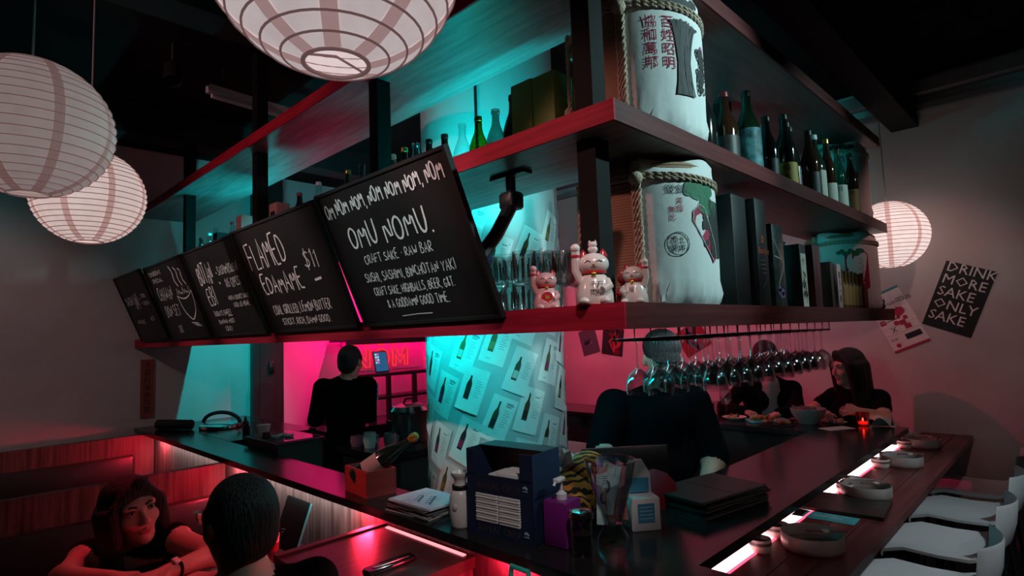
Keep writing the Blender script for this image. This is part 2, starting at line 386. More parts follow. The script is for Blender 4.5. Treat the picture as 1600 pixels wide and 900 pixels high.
# ------------------------------------------------------------------ bar counter
bar = thing('bar_counter', 'black stone bar top wrapping round three sides with LED-lit wood face', 'bar counter', (1.23,.9,0))
tp = MB()
tp.box(1.155,.745,1.05,1.37,5.19,1.08); tp.box(1.155,.20,1.05,1.40,.745,1.08)
tp.box(1.37,.745,1.05,3.90,1.14,1.08); tp.box(3.50,1.14,1.05,3.90,4.0,1.08)
tp.build('bar_top', BLACKLAC, bar, world=True)
MB().box(1.23,.92,0,1.25,5.19,1.05).build('face_panel', VENEER, bar, world=True)
MB().box(1.25,.90,0,3.90,.92,1.05).build('face_panel', VENEERY, bar, world=True)
MB().box(1.25,1.10,0,3.5,1.12,1.05).build('inner_panel', BLACKMATTE, bar, world=True)
MB().box(1.345,1.12,0,1.365,5.19,1.05).build('inner_panel', BLACKMATTE, bar, world=True)
MB().box(3.52,1.14,0,3.56,4.0,1.05).build('inner_panel', BLACKMATTE, bar, world=True)
LEDR = emis('red_led', RED, 300.0)
for (y0,y1,mt) in [(3.24,3.34,LEDR),(4.62,4.74,LEDR),(1.96,2.06,LEDR),(1.16,1.28,LEDR)]:
    MB().box(1.195,y0,1.037,1.212,y1,1.049).build('led_strip', mt, bar, world=True)

def led_area(name, loc, length, col, energy, tilt):
    """one-sided LED tape under the bar edge, shining at the wood face"""
    d = bpy.data.lights.new(name, 'AREA'); d.shape = 'RECTANGLE'; d.size = length; d.size_y = .010; d.color = col; d.energy = energy
    o = bpy.data.objects.new(name, d); COL.objects.link(o)
    v = Vector((math.cos(tilt), 0, -math.sin(tilt))); z = -v; x = Vector((0,1,0)); y = z.cross(x)
    o.matrix_world = Matrix(((x.x,y.x,z.x,loc[0]),(x.y,y.y,z.y,loc[1]),(x.z,y.z,z.z,loc[2]),(0,0,0,1)))
for (y0,y1,e) in [(2.05,3.40,1.7),(3.62,4.80,1.3)]:
    led_area('bar_led_tape', (1.172,(y0+y1)/2,1.040), y1-y0, (1.0,.84,.82), e, math.radians(38))

# lower guest counter on the right with a glowing joint
gc = thing('guest_counter', 'reddish wooden guest counter along the right wing with glowing LED joint', 'counter', (1.42,.55,0))
for (y0,y1) in [(.530,.618),(.621,.703),(.706,.790)]:
    MB().box(1.42,y0,.938,4.50,y1,.965).build('plank', COUNTERWOOD, gc, world=True)
MB().box(1.42,.792,.925,4.0,.90,.958).build('led_channel', BLACKMATTE, gc, world=True)
MB().box(1.43,.800,.958,3.95,.846,.966).build('led_strip', emis('pink_white_led', (1.0,.60,.60), 4.5), gc, world=True)
MB().box(1.43,.792,.958,3.95,.799,.967).box(1.43,.847,.958,3.95,.856,.968).build('glow_fringe', emis('red_glow_fringe', (1.0,.05,.10), 4.0), gc, world=True)  # red glow beside the strip, put in as thin emissive bands
for x in (1.55,2.6,3.7): MB().box(x,.72,0,x+.05,.88,.925).build('bracket_leg', BLACKMET, gc, world=True)

# ------------------------------------------------------------------ booths on the left
def partition(y, top, label, cush):
    t = thing('booth_partition', label, 'booth partition', (-.5,y,0))
    MB().box(-2.55,y,0,1.225,y+.05,top).build('wood_panel', VENEERY, t, world=True)
    (x1, z0, z1) = cush
    for k in range(3):
        xb = x1 - k*1.1
        MB().rbox(xb-1.09,y-.085,z0,xb,y-.003,z1,.02).build('back_cushion', LEATHER, t, world=True)
        MB().rbox(xb-1.09,y-.58,.34,xb,y-.09,.50,.03).build('seat_cushion', LEATHER, t, world=True)
    MB().box(-2.5,y-.55,0,x1,y-.003,.34).build('bench_base', BLACKMATTE, t, world=True)
    return t
partition(4.93,1.055,'far booth partition with wood panel and black leather cushion by the wall',(1.09,.66,.925))
partition(3.505,1.02,'nearer booth partition with red-lit wood panel behind the woman',(1.20,.60,.865))
# couple's table
t = thing('booth_table', 'dark wooden booth table between the seated couple', 'table', (.5,2.17,0))
MB().box(-.40,1.925,.885,.96,2.42,.92).build('table_top', TABLEWOOD, t, world=True)
MB().box(.25,2.14,.03,.33,2.22,.885).build('pedestal', BLACKMET, t, world=True)
MB().box(.05,1.98,0,.55,2.38,.03).build('foot_plate', BLACKMET, t, world=True)
t = thing('wall_ledge', 'narrow dark ledge on the bar face under the leaning menu', 'ledge', (1.14,2.5,.76))
MB().box(1.06,2.30,.757,1.228,2.72,.780).build('board', TABLEWOOD, t, world=True); MB().box(1.19,2.40,.66,1.228,2.43,.757).build('bracket', BLACKMET, t, world=True); MB().box(1.19,2.60,.66,1.228,2.63,.757).build('bracket', BLACKMET, t, world=True)
# foreground ledge table
t = thing('ledge_table', 'dark wooden ledge table abutting the bar in the foreground', 'table', (1.0,1.65,0))
MB().box(.815,1.40,.965,1.226,1.885,1.0).build('table_top', TABLEWOOD, t, world=True)
MB().box(.815,1.885,.955,1.226,1.912,1.006).build('edge_trim', M('dark_trim', (.05,.045,.045), .4), t, world=True)
MB().box(.85,1.415,0,1.226,1.435,.965).build('front_panel', VENEERY, t, world=True)
MB().box(1.200,1.43,1.0,1.214,1.86,1.003).build('led_strip', emis('red_led_reflection', (1.0,.22,.25), 2.2), t, world=True)  # reflection of the bar LED, put in as a glowing line
MB().box(.85,1.435,0,.87,1.88,.965).build('side_panel', VENEERY, t, world=True)
# man's seat
t = thing('leather_bench', 'black leather bench under the dark haired man', 'bench', (.45,1.45,0))
MB().rbox(.15,1.25,.36,.74,1.70,.52,.03).build('seat_cushion', LEATHER, t, world=True)
MB().box(.2,1.28,0,.72,1.68,.36).build('bench_base', BLACKMATTE, t, world=True)
# ------------------------------------------------------------------ lettering
FONT = {
'A':[[(0,0),(.28,1),(.56,0)],[(.1,.36),(.47,.36)]],'B':[[(0,0),(0,1),(.4,.92),(.46,.72),(.05,.54),(.5,.42),(.52,.15),(.3,0),(0,0)]],
'C':[[(.52,.85),(.3,1),(.08,.8),(0,.45),(.12,.1),(.32,0),(.54,.15)]],'D':[[(0,0),(0,1),(.35,.95),(.56,.6),(.5,.2),(.25,0),(0,0)]],
'E':[[(.5,1),(0,1),(0,0),(.5,.02)],[(0,.52),(.4,.54)]],'F':[[(0,0),(0,1),(.5,1)],[(0,.52),(.4,.54)]],
'G':[[(.52,.85),(.3,1),(.08,.8),(0,.42),(.15,.06),(.38,0),(.54,.2),(.54,.45),(.3,.45)]],'H':[[(0,0),(0,1)],[(.5,0),(.5,1)],[(0,.5),(.5,.52)]],
'I':[[(.08,0),(.08,1)]],'J':[[(.4,1),(.4,.2),(.22,0),(.02,.18)]],'K':[[(0,0),(0,1)],[(.48,1),(.02,.45),(.5,0)]],'L':[[(0,1),(0,0),(.46,.02)]],
'M':[[(0,0),(.08,1),(.34,.3),(.6,1),(.68,0)]],'N':[[(0,0),(0,1),(.5,0),(.5,1)]],'O':[[(.3,1),(.08,.85),(0,.5),(.1,.12),(.3,0),(.5,.12),(.6,.5),(.52,.86),(.3,1)]],
'P':[[(0,0),(0,1),(.4,.95),(.5,.72),(.38,.5),(.02,.45)]],'Q':[[(.3,1),(.05,.8),(0,.4),(.15,.05),(.4,.05),(.58,.4),(.5,.85),(.3,1)],[(.35,.25),(.6,-.08)]],
'R':[[(0,0),(0,1),(.4,.95),(.48,.72),(.36,.5),(.02,.45),(.5,0)]],'S':[[(.48,.86),(.26,1),(.04,.82),(.1,.58),(.42,.44),(.5,.18),(.26,0),(0,.14)]],
'T':[[(0,1),(.56,1)],[(.28,1),(.28,0)]],'U':[[(0,1),(.03,.25),(.25,0),(.48,.2),(.52,1)]],'V':[[(0,1),(.26,0),(.52,1)]],'W':[[(0,1),(.16,0),(.34,.7),(.52,0),(.7,1)]],
'X':[[(0,0),(.5,1)],[(0,1),(.5,0)]],'Y':[[(0,1),(.26,.5),(.52,1)],[(.26,.5),(.2,0)]],'Z':[[(0,1),(.5,1),(0,0),(.52,0)]],
'1':[[(0,.8),(.12,1),(.12,0)]],'2':[[(0,.8),(.22,1),(.44,.75),(0,0),(.5,0)]],'5':[[(.44,1),(.06,1),(.04,.56),(.34,.58),(.46,.28),(.26,0),(0,.1)]],'8':[[(.25,.54),(.06,.78),(.25,1),(.44,.78),(.25,.54),(.03,.24),(.25,0),(.47,.24),(.25,.54)]],
'.':[[(.05,.0),(.1,.06)]],',':[[(.1,.08),(.03,-.14)]],'$':[[(.46,.8),(.25,.9),(.05,.74),(.4,.42),(.46,.2),(.22,.08),(0,.2)],[(.25,1.08),(.23,-.1)]],
'&':[[(.52,.3),(.3,0),(.05,.15),(.4,.75),(.28,1),(.12,.8),(.52,0)]],'/':[[(0,-.15),(.3,1.15)]],'!':[[(.08,1),(.07,.3)],[(.07,.1),(.08,0)]],'*':[[(.1,.42),(.18,.52)]],
':':[[(.06,.7),(.12,.62)],[(.06,.25),(.12,.17)]],'(':[[(.2,1.05),(.03,.6),(.18,-.05)]],')':[[(0,1.05),(.18,.55),(.02,-.05)]],"'":[[(.05,1.05),(.02,.8)]],'-':[[(0,.5),(.3,.52)]],' ':[]}
def ribbon(mb, pts, w, z, f=None):
    """flat pen stroke"""
    if isinstance(mb, list):
        if not mb or not getattr(mb[-1], 'sketch', False): mb.append(MB()); mb[-1].sketch = True
        mb = mb[-1]
    P = [Vector((p[0],p[1])) for p in pts]
    if len(P) > 3:
        out = [P[0]]
        for i in range(1, len(P)-1): out += [P[i]*.72+P[i-1]*.28, P[i]*.72+P[i+1]*.28]
        P = out + [P[-1]]
    n = len(P); L = []; R_ = []
    for i in range(n):
        t = P[min(i+1,n-1)] - P[max(i-1,0)]
        if t.length < 1e-7: t = Vector((1,0))
        t.normalize(); nn = Vector((-t.y,t.x))*w/2*(.8+.4*((i*37)%7)/7)
        L.append(P[i]+nn); R_.append(P[i]-nn)
    g = f or (lambda x, y, zz: (x, y, zz))
    mb.add([g(p.x,p.y,z) for p in L]+[g(p.x,p.y,z) for p in R_], [(i, n+i, n+i+1, i+1) for i in range(n-1)])
def chalk(mb, text, u, v, h, width, sw=.0045, rise=0.0, jit=.05, slant=.12, z=.0012, rnd=random.Random(11), f=None):
    if isinstance(mb, list): mb.append(MB()); mb = mb[-1]
    tot = 0
    for ch in text: tot += (.42 if ch == ' ' else max([p[0] for s in FONT[ch] for p in s] or [.2])+.2)
    k = width/tot; x = u
    for ch in text:
        wd = .42 if ch == ' ' else max([p[0] for s in FONT[ch] for p in s] or [.2])+.2
        dy = rnd.uniform(-jit,jit)*h; hh = h*rnd.uniform(1-jit*2,1+jit*2)
        for s in FONT[ch]:
            ribbon(mb, [(x + k*p[0] + slant*h*p[1]*.5 + rnd.uniform(-jit,jit)*k*.5, v + rise*(x-u) + dy + hh*p[1] + rnd.uniform(-jit,jit)*h*.3) for p in s], sw, z + rnd.uniform(0,.0004), f)
        x += k*wd
_tc = bpy.data.curves.new('lettering', 'FONT'); _tc.resolution_u = 1; _to = bpy.data.objects.new('lettering', _tc)
_tcache = {}
def type_mesh(body, align='LEFT'):
    key = (body, align)
    if key not in _tcache:
        _tc.body = body; _tc.size = 1; _tc.align_x = align
        me = bpy.data.meshes.new_from_object(_to)
        _tcache[key] = ([tuple(v.co) for v in me.vertices], [tuple(p.vertices) for p in me.polygons]); bpy.data.meshes.remove(me)
    return _tcache[key]
def typeset(mb, body, f, x, y, size, sx=1, align='LEFT', z=0):
    vs, fs = type_mesh(body, align)
    mb.add([f(x+p[0]*size*sx, y+p[1]*size, z) for p in vs], fs)

# ------------------------------------------------------------------ chalkboards tilted out over the aisle
def board(y0, y1, label, draw, tilt=.19):
    h = math.hypot(tilt, .455); v = (-tilt/h, 0, .455/h); u = (0,-1,0); n = (-v[2], 0, v[0])
    w = y0-y1
    t = thing('chalkboard', label, 'chalkboard', group='chalkboards along the left shelf', M=basis((1.138, y0, 1.728), u, v, n))
    MB().box(.008,.008,-.010,w-.008,h-.008,-.001).build('panel', BOARD, t)
    fr = MB()
    fr.box(0,0,-.014,w,.010,.004); fr.box(0,h-.010,-.014,w,h,.004); fr.box(0,.010,-.014,.010,h-.010,.004); fr.box(w-.010,.010,-.014,w,h-.010,.004)
    fr.build('frame', BLACKMATTE, t)
    c = []; draw(c, w, h)
    for m in c: m.build('chalk_drawing' if getattr(m, 'sketch', False) else 'chalk_lettering', CHALK, t, smooth=0)
def d1(c, w, h):
    chalk(c, 'OM NOM NOM, NOM NOM NOM, NOM', .045*w, .815*h, .095*h, .91*w, .0062, .02, .07, .1)
    chalk(c, 'OMU NOMU.', .16*w, .57*h, .155*h, .64*w, .0085, .0, .04)
    chalk(c, 'CRAFT SAKE * RAW BAR', .22*w, .455*h, .062*h, .52*w, .0036)
    chalk(c, 'SUSHI, SASHIMI, BINCHOTAN YAKI', .17*w, .325*h, .064*h, .67*w, .0036)
    chalk(c, 'CRAFT SAKE, HIGHBALLS, BEER, G&T.', .20*w, .225*h, .058*h, .60*w, .0034)
    chalk(c, '& A GODDAMN GOOD TIME.', .27*w, .130*h, .060*h, .46*w, .0036)
    ribbon(c, [(.35*w,.062*h),(.48*w,.068*h),(.58*w,.066*h)], .003, .001)
def d2(c, w, h):
    chalk(c, 'FLAMED', .10*w, .60*h, .24*h, .48*w, .0085, .05, .09, .05)
    chalk(c, 'EDAMAME', .15*w, .37*h, .17*h, .50*w, .0085, .0, .08, .05)
    chalk(c, '$11', .72*w, .52*h, .14*h, .15*w, .006, .0, .04)
    ribbon(c, [(.76*w,.42*h),(.83*w,.43*h)], .012, .001)
    chalk(c, 'COAL GRILLED, LEMON BUTTER', .17*w, .175*h, .085*h, .66*w, .0048)
    chalk(c, 'STICKY, RICH, DAMN GOOD.', .23*w, .070*h, .060*h, .55*w, .0042)
def d3(c, w, h):
    chalk(c, 'BOTAN', .16*w, .60*h, .21*h, .30*w, .0085, .03, .06, .05)
    chalk(c, 'EBI', .20*w, .36*h, .20*h, .17*w, .0085)
    chalk(c, ':', .50*w, .52*h, .22*h, .08*w, .012)
    chalk(c, 'SASHIMI/SUSHI', .56*w, .66*h, .085*h, .36*w, .0048)
    chalk(c, '$15 (2PCS)', .62*w, .52*h, .09*h, .27*w, .0044)
    chalk(c, 'WITH A SECRET SAUCE', .58*w, .385*h, .042*h, .36*w, .0036)
    chalk(c, '(ASK US NOW),', .63*w, .305*h, .048*h, .27*w, .0038)
    chalk(c, "TODAY'S SWEET", .20*w, .235*h, .055*h, .34*w, .0040)
    ribbon(c, [(.46*w,.222*h),(.54*w,.228*h)], .0045, .001)
    chalk(c, 'BANANA MISO', .24*w, .145*h, .045*h, .30*w, .0034)
    chalk(c, '($8)', .32*w, .060*h, .050*h, .14*w, .0036)
def d4(c, w, h):
    chalk(c, "TOMORROW'S", .08*w, .86*h, .055*h, .34*w, .0036)
    chalk(c, 'SPECIAL', .13*w, .77*h, .050*h, .28*w, .0036)
    chalk(c, 'CHAWAN', .14*w, .53*h, .16*h, .38*w, .006)
    chalk(c, 'DON SET', .17*w, .31*h, .14*h, .38*w, .006)
    chalk(c, '$8', .34*w, .09*h, .10*h, .10*w, .004)
    for k, x in enumerate((.66,.76,.85)):   # steam
        ribbon(c, [((x-.02)*w,(.92-.03*k)*h),((x+.03)*w,.84*h),(x*w,.74*h),((x+.05)*w,.66*h)], .011, .001)
    ribbon(c, [(.60*w,.55*h),(.63*w,.36*h),(.74*w,.24*h),(.80*w,.24*h),(.93*w,.38*h),(.95*w,.58*h)], .010, .001)     # bowl
    ribbon(c, [(.60*w,.55*h),(.70*w,.50*h),(.84*w,.51*h),(.95*w,.58*h)], .008, .001)
    for k in range(7): ribbon(c, [((.62+.045*k)*w,(.56+.02*(k%2))*h),((.64+.045*k)*w,(.64-.03*(k%3))*h),((.67+.045*k)*w,.56*h)], .006, .001)
    for k in range(3): ribbon(c, [((.70+.04*k)*w,(.20-.02*k)*h),((.84+.03*k)*w,(.19-.02*k)*h)], .006, .001)
def d5(c, w, h):
    chalk(c, 'SASHI', .10*w, .56*h, .12*h, .26*w, .0055)
    chalk(c, 'UNI', .40*w, .48*h, .22*h, .16*w, .006)
    chalk(c, ':', .62*w, .53*h, .14*h, .06*w, .010)
    chalk(c, 'TORO', .70*w, .63*h, .05*h, .16*w, .0036)
    chalk(c, 'IKURA', .70*w, .52*h, .055*h, .20*w, .0036)
    chalk(c, 'WITH RICE', .20*w, .27*h, .055*h, .28*w, .0038)
    chalk(c, '* $25', .66*w, .30*h, .055*h, .18*w, .0038)
board(1.867,1.151,'largest-looking chalkboard, lettered OMU NOMU, nearest the shelf corner', d1, .195)
board(2.690,1.915,'chalkboard lettered FLAMED EDAMAME, second from the shelf corner', d2, .18)
board(3.440,2.722,'chalkboard lettered BOTAN EBI, middle of the five', d3, .165)
board(4.215,3.472,'chalkboard with a drawn steaming bowl, fourth from the shelf corner', d4, .165)
board(4.925,4.245,'smallest-looking chalkboard, last of the five by the back wall', d5, .185)
# clamp that props the first board from the middle shelf
def clamp(y, label):
    t = thing('board_clamp', label, 'clamp', (1.30,y,2.19), group='clamps holding the chalkboards')
    MB().box(-.02,-.075,-.012,.02,.075,-.001).build('clamp_plate', BLACKMET, t)
    MB().lathe([(.016,-.06),(.016,-.012)],12).build('screw', BLACKMET, t)
    MB().rbox(-.03,-.032,-.115,.03,.032,-.062,.012).build('knuckle', BLACKMET, t)
    MB().tube([(0,0,-.10),(-.07,0,-.20),(-.165,0,-.30)], .022, 10).build('arm', BLACKMET, t)
clamp(1.13+.13, 'black screw clamp under middle shelf beside the largest chalkboard')
clamp(2.32, 'black screw clamp under middle shelf behind the second chalkboard')
clamp(3.20, 'black screw clamp under middle shelf behind the middle chalkboard')

# ------------------------------------------------------------------ paper lanterns
def lantern_paper(base, glow):
    m = bpy.data.materials.new('lantern_paper'); m.use_nodes = True; nt = m.node_tree; b = nt.nodes['Principled BSDF']
    b.inputs['Base Color'].default_value = (*base,1); b.inputs['Roughness'].default_value = .85
    tc = nt.nodes.new('ShaderNodeTexCoord'); nz = nt.nodes.new('ShaderNodeTexNoise'); nz.inputs['Scale'].default_value = 26; nz.inputs['Detail'].default_value = 6
    nt.links.new(tc.outputs['Object'], nz.inputs['Vector'])
    cr = nt.nodes.new('ShaderNodeValToRGB'); cr.color_ramp.elements[0].position = .3; cr.color_ramp.elements[1].position = .7
    cr.color_ramp.elements[0].color = (glow[0]*.88,glow[1]*.86,glow[2]*.86,1); cr.color_ramp.elements[1].color = (*glow,1)
    nt.links.new(nz.outputs['Fac'], cr.inputs[0]); nt.links.new(cr.outputs[0], b.inputs['Emission Color']); b.inputs['Emission Strength'].default_value = 1.0
    return m
BH = .25
WIRE = M('lantern_wire', (.20,.11,.11), .7, emit=(.10,.055,.055), strength=1.0)  # wires glow faintly in place of bulb light through the paper
def lantern(loc, R, label, glow, nrib=16, cord=True, fat=.0022, wobble=(0,0)):
    t = thing('paper_lantern', label, 'lantern', loc, wobble + (0,), 'round white paper lanterns')
    rz = R*.97; th0 = .30; th1 = PI-BH      # polar angles of top and bottom holes
    # scalloped paper sagging between the wire ribs
    prof = []
    for k in range(nrib*3+1):
        th = PI - BH - (PI-BH-.30)*k/(nrib*3); sag = 1 - .010*(1 if k % 3 else 0)
        prof.append((R*math.sin(th)*sag, rz*math.cos(th)))
    MB().lathe(prof, 48).build('paper_shade', lantern_paper((.42,.38,.37), glow), t, smooth=60)
    w = MB()
    for k in range(nrib+1):
        th = PI - BH - (PI-BH-.30)*k/nrib; r = R*math.sin(th)+.0012; z = rz*math.cos(th)
        w.tube([(r*math.cos(a), r*math.sin(a), z) for a in [2*PI*i/40 for i in range(40)]], fat, 5, True)
    w.build('wire_ribs', WIRE, t)
    s = MB()
    for k in range(8):   # overlapping paper seams read as darker bands
        a = 2*PI*k/8 + .2
        for (tA, tB) in [(PI-BH-(PI-.30-BH)*i/14, PI-BH-(PI-.30-BH)*(i+1)/14) for i in range(14)]:
            vs = []
            for (tt, sg) in ((tA,-1),(tA,1),(tB,1),(tB,-1)):
                r = R*math.sin(tt)+.0008; da = sg*.012*R/.2/max(r,.03); vs.append((r*math.cos(a+da*1.0), r*math.sin(a+da*1.0), (rz+.0008)*math.cos(tt)))
            s.add(vs, [(0,1,2,3)])
    g2 = (glow[0]*.62, glow[1]*.46, glow[2]*.45)
    s.build('paper_seams', M('lantern_seam_%.2f' % glow[0], (.6,.45,.43), .85, emit=g2, strength=1.0), t, smooth=60)
    rb = R*math.sin(BH)
    q = MB(); q.tube([(rb*math.cos(a), rb*math.sin(a), -rz*math.cos(BH)) for a in [2*PI*i/32 for i in range(32)]], fat*1.8, 6, True)
    q.tube([(-rb,0,-rz*math.cos(BH)),(0,0,-rz*math.cos(BH)+.012),(rb,0,-rz*math.cos(BH))], fat, 5)
    q.build('bottom_ring', WIRE, t)
    MB().lathe([(0,-.03),(.028,-.02),(.032,.02),(.014,.06),(.014,.10),(0,.10)], 14, (0,0,R*.25)).build('bulb', emis('bulb_glow', (1,.84,.78), .7), t)
    MB().tube([(0,0,R*.25+.1),(0,0,R),(.004,.003,CZ-loc[2])], .003, 6).build('cord', M('cord_grey', (.25,.24,.24), .6), t)
lantern((.442,.798,2.300), .200, 'largest-looking round paper lantern, cut by the top of the picture', (.47,.40,.405), 16, fat=.0021)
lantern((.198,2.064,2.309), .200, 'paper lantern at the left, in front of another lantern', (.20,.155,.148), 20, fat=.0014)
lantern((.468,2.864,2.309), .200, 'paper lantern hanging over the booths, before the back wall', (.60,.46,.43), 22, fat=.0016)
lantern((4.165,.806,2.207), .213, 'paper lantern hanging past the right end of the shelves', (.95,.75,.70), 22, fat=.0016)
# ------------------------------------------------------------------ straw-wrapped sake barrels
STRAW = M('tan_corrugated_wrap', (.34,.21,.13), .8)
WRAP = M('white_straw_mat', (.74,.76,.75), .7, bump=(25,.12), noise=4, col2=(.66,.68,.67))
INK_R = M('red_ink', (.36,.01,.05), .7); INK_K = M('black_ink', (.018,.018,.02), .7); INK_G = M('green_ink', (.02,.16,.08), .7); INK_P = M('pink_ink', (.45,.06,.25), .7); INK_W = M('grey_ink', (.45,.50,.50), .7)
def twisted(mb, pts, r, pitch=.022):
    """two-strand rope along a path"""
    P = [Vector(p) for p in pts]; fine = []
    for a, b in zip(P, P[1:]):
        n = max(1, int((b-a).length/.006))
        fine += [a+(b-a)*i/n for i in range(n)]
    fine.append(P[-1])
    for ph in (0, PI):
        q = []; d = 0
        for i, p in enumerate(fine):
            t = (fine[min(i+1,len(fine)-1)]-fine[max(i-1,0)])
            if t.length < 1e-8: t = Vector((0,0,1))
            t.normalize(); a = t.orthogonal() if abs(t.z) < .9 else Vector((1,0,0))
            a = (a - t*a.dot(t)).normalized(); b = t.cross(a)
            if i: d += (p-fine[i-1]).length
            g = ph + d/pitch*2*PI*.5
            q.append(p + a*r*.55*math.cos(g) + b*r*.55*math.sin(g))
        mb.tube(q, r*.62, 5)
def barrel(loc, label, art, R=.18, H=.425, face=None, seam=-37, shift=0, tails=False):
    t = thing('sake_barrel', label, 'barrel', loc, 0, 'straw-wrapped sake barrels on the shelves')
    f0 = face if face is not None else math.atan2(-loc[1], -loc[0])
    prof = [(0,0),(R*.90,0),(R*.97,.03)]
    n = 44
    for k in range(n+1):
        z = .04 + (H-.06)*k/n; prof += [(R*(.985+.015*math.sin(PI*k/n))-.0012, z), (R*(.985+.015*math.sin(PI*k/n))+.0008, z+(H-.06)/n*.5)]
    prof += [(R*.93,H-.006),(0,H-.012)]
    MB().lathe(prof, 40).build('corrugated_body', STRAW, t, smooth=25)
    # white printed mat over the front, gathered at foot and shoulder
    rr = random.Random(int(abs(loc[0])*100+loc[2]*10)); a0 = f0+math.radians(seam); a1 = a0+math.radians(235)
    rows = [(R*.91,.000),(R*.955,.012),(R*.985,.035),(R*1.018,.075),(R*1.026,.15),(R*1.030,.25),(R*1.028,.33),(R*1.02,.37),(R*1.0,.395),(R*.965,.412),(R*.90,H+.006),(R*.70,H+.008),(R*.25,H+.004)]
    seg = 56; vs = []; fs = []
    for j, (r, z) in enumerate(rows):
        for k in range(seg+1):
            a = a0+(a1-a0)*k/seg
            fold = (.07 if j < 3 else .006)*R*abs(math.sin(k*1.1+j)*math.sin(k*.37+.5)) + (.012*R if j < 3 else 0) + (.010*math.sin(k*.33+loc[0]*9) if j > 8 else 0)
            vs.append(((r+fold)*math.cos(a), (r+fold)*math.sin(a), z + (.008*math.sin(k*.31+1.0+loc[0]*5) if j >= 9 else 0)))
    for j in range(len(rows)-1):
        for k in range(seg): b = j*(seg+1)+k; fs.append((b,b+1,b+seg+2,b+seg+1))
    wm = MB().add(vs, fs).build('printed_mat', WRAP, t, smooth=50)
    def f(x, y, z=0):          # x metres along the wrap from the camera-facing line, y height
        a = f0 + (x+shift)/R; r = R*1.036+z; return (r*math.cos(a), r*math.sin(a), y)
    art(wm, f)
    rp = MB()
    rn = R*1.045
    for hz in (H-.062, H-.050):
        twisted(rp, [(rn*math.cos(a), rn*math.sin(a), hz+.006*math.sin(2*a+1)) for a in [f0-2.6+5.2*i/60 for i in range(61)]], .0055)
    rp.build('neck_rope', ROPE, t)
    for da in (-.075,-.035,.005):
        q = MB(); a = a0+da
        twisted(q, [(rn*1.008*math.cos(a), rn*1.008*math.sin(a), z) for z in [.012+ (H-.02)*i/24 for i in range(25)]] + [(R*.5*math.cos(a),R*.5*math.sin(a),H+.012)], .0065)
        q.build('side_rope', ROPE, t)
    if tails:
        for da in (-.06,.0,.05):
            q = MB(); a = a0-math.radians(72)+da
            twisted(q, [(rn*1.02*math.cos(a+.05*math.sin(z*20)), rn*1.02*math.sin(a+.05*math.sin(z*20)), z) for z in [.03+.09*abs(da)/.06+(H-.10)*i/24 for i in range(22)]], .0065)
            q.build('rope_tail', ROPE, t)
        q = MB(); q.ell((rn*1.03*math.cos(a0-math.radians(72)), rn*1.03*math.sin(a0-math.radians(72)), H*.34), (.018,.018,.022), 10, 6); q.build('tail_knot', ROPE, t)
    kn = MB(); kn.ell((rn*1.03*math.cos(a0-.035), rn*1.03*math.sin(a0-.035), H-.056), (.022,.022,.02), 10, 6); kn.build('knot', ROPE, t)
    return t
def cjk_col(mb, f, chars, x, y, s, gap=1.12):
    for i, ch in enumerate(chars): typeset(mb, ch, f, x, y-i*s*gap, s, z=.0008)
def pine(mb, f, x, y, w, h, rr):
    for k in range(9):
        cx = x+w*(k/8-.5)*.9; cy = y+h*.25*math.sin(k*1.9); r = h*rr.uniform(.24,.36)
        mb.add([f(cx+r*1.25*math.cos(g), cy+r*math.sin(g), .0008+k*.00006) for g in [2*PI*i/12 for i in range(12)]], [tuple(range(12))])
def flowers(mb, f, x, y, rr, n, s):
    for k in range(n):
        cx, cy = x+rr.uniform(-.5,.5)*s*1.2, y+rr.uniform(-.5,.5)*s*3.2; q = []
        for i in range(9): g = i*.9; q.append((cx+s*.30*math.cos(g)*(1-.06*i), cy+s*.30*math.sin(g)*(1-.06*i)))
        ribbon(mb, q, .0055, .0009+k*.00004, f)
def art_wheat(p, f):
    g = MB(); rr = random.Random(5)
    cjk_col(g, f, '協和萬邦', -.044, .315, .041, 1.0); cjk_col(g, f, '百姓昭明', .008, .315, .041, 1.0)
    g.build('red_characters', INK_R, p, smooth=0)
    g = MB()
    for k in range(40):
        x0 = .080+rr.uniform(-.022,.022); sp = rr.uniform(-.5,1.0)
        ribbon(g, [(x0,.215),(x0+.010*sp,.27),(x0+.030*sp,.325),(x0+.052*sp,.345-.02*abs(sp))], .007, .0009+k*.00004, f)
        ribbon(g, [(x0,.215),(x0+.006*sp,.16),(x0+.018*sp,.115)], .006, .0009+k*.00004, f)
    flowers(g, f, .165, .20, rr, 40, .042); pine(g, f, .085, .398, .12, .040, rr)
    typeset(g, '百姓昭明', f, -.05, .393, .018, z=.0008)
    for k in range(3): ribbon(g, [(.0+.04*k,.375),(.03+.04*k,.368),(.06+.04*k,.372)], .004, .0009, f)
    g.build('black_wheat_drawing', INK_K, p, smooth=0)
    g = MB(); flowers(g, f, .165, .235, rr, 12, .030); g.build('pink_peony', INK_P, p, smooth=0)
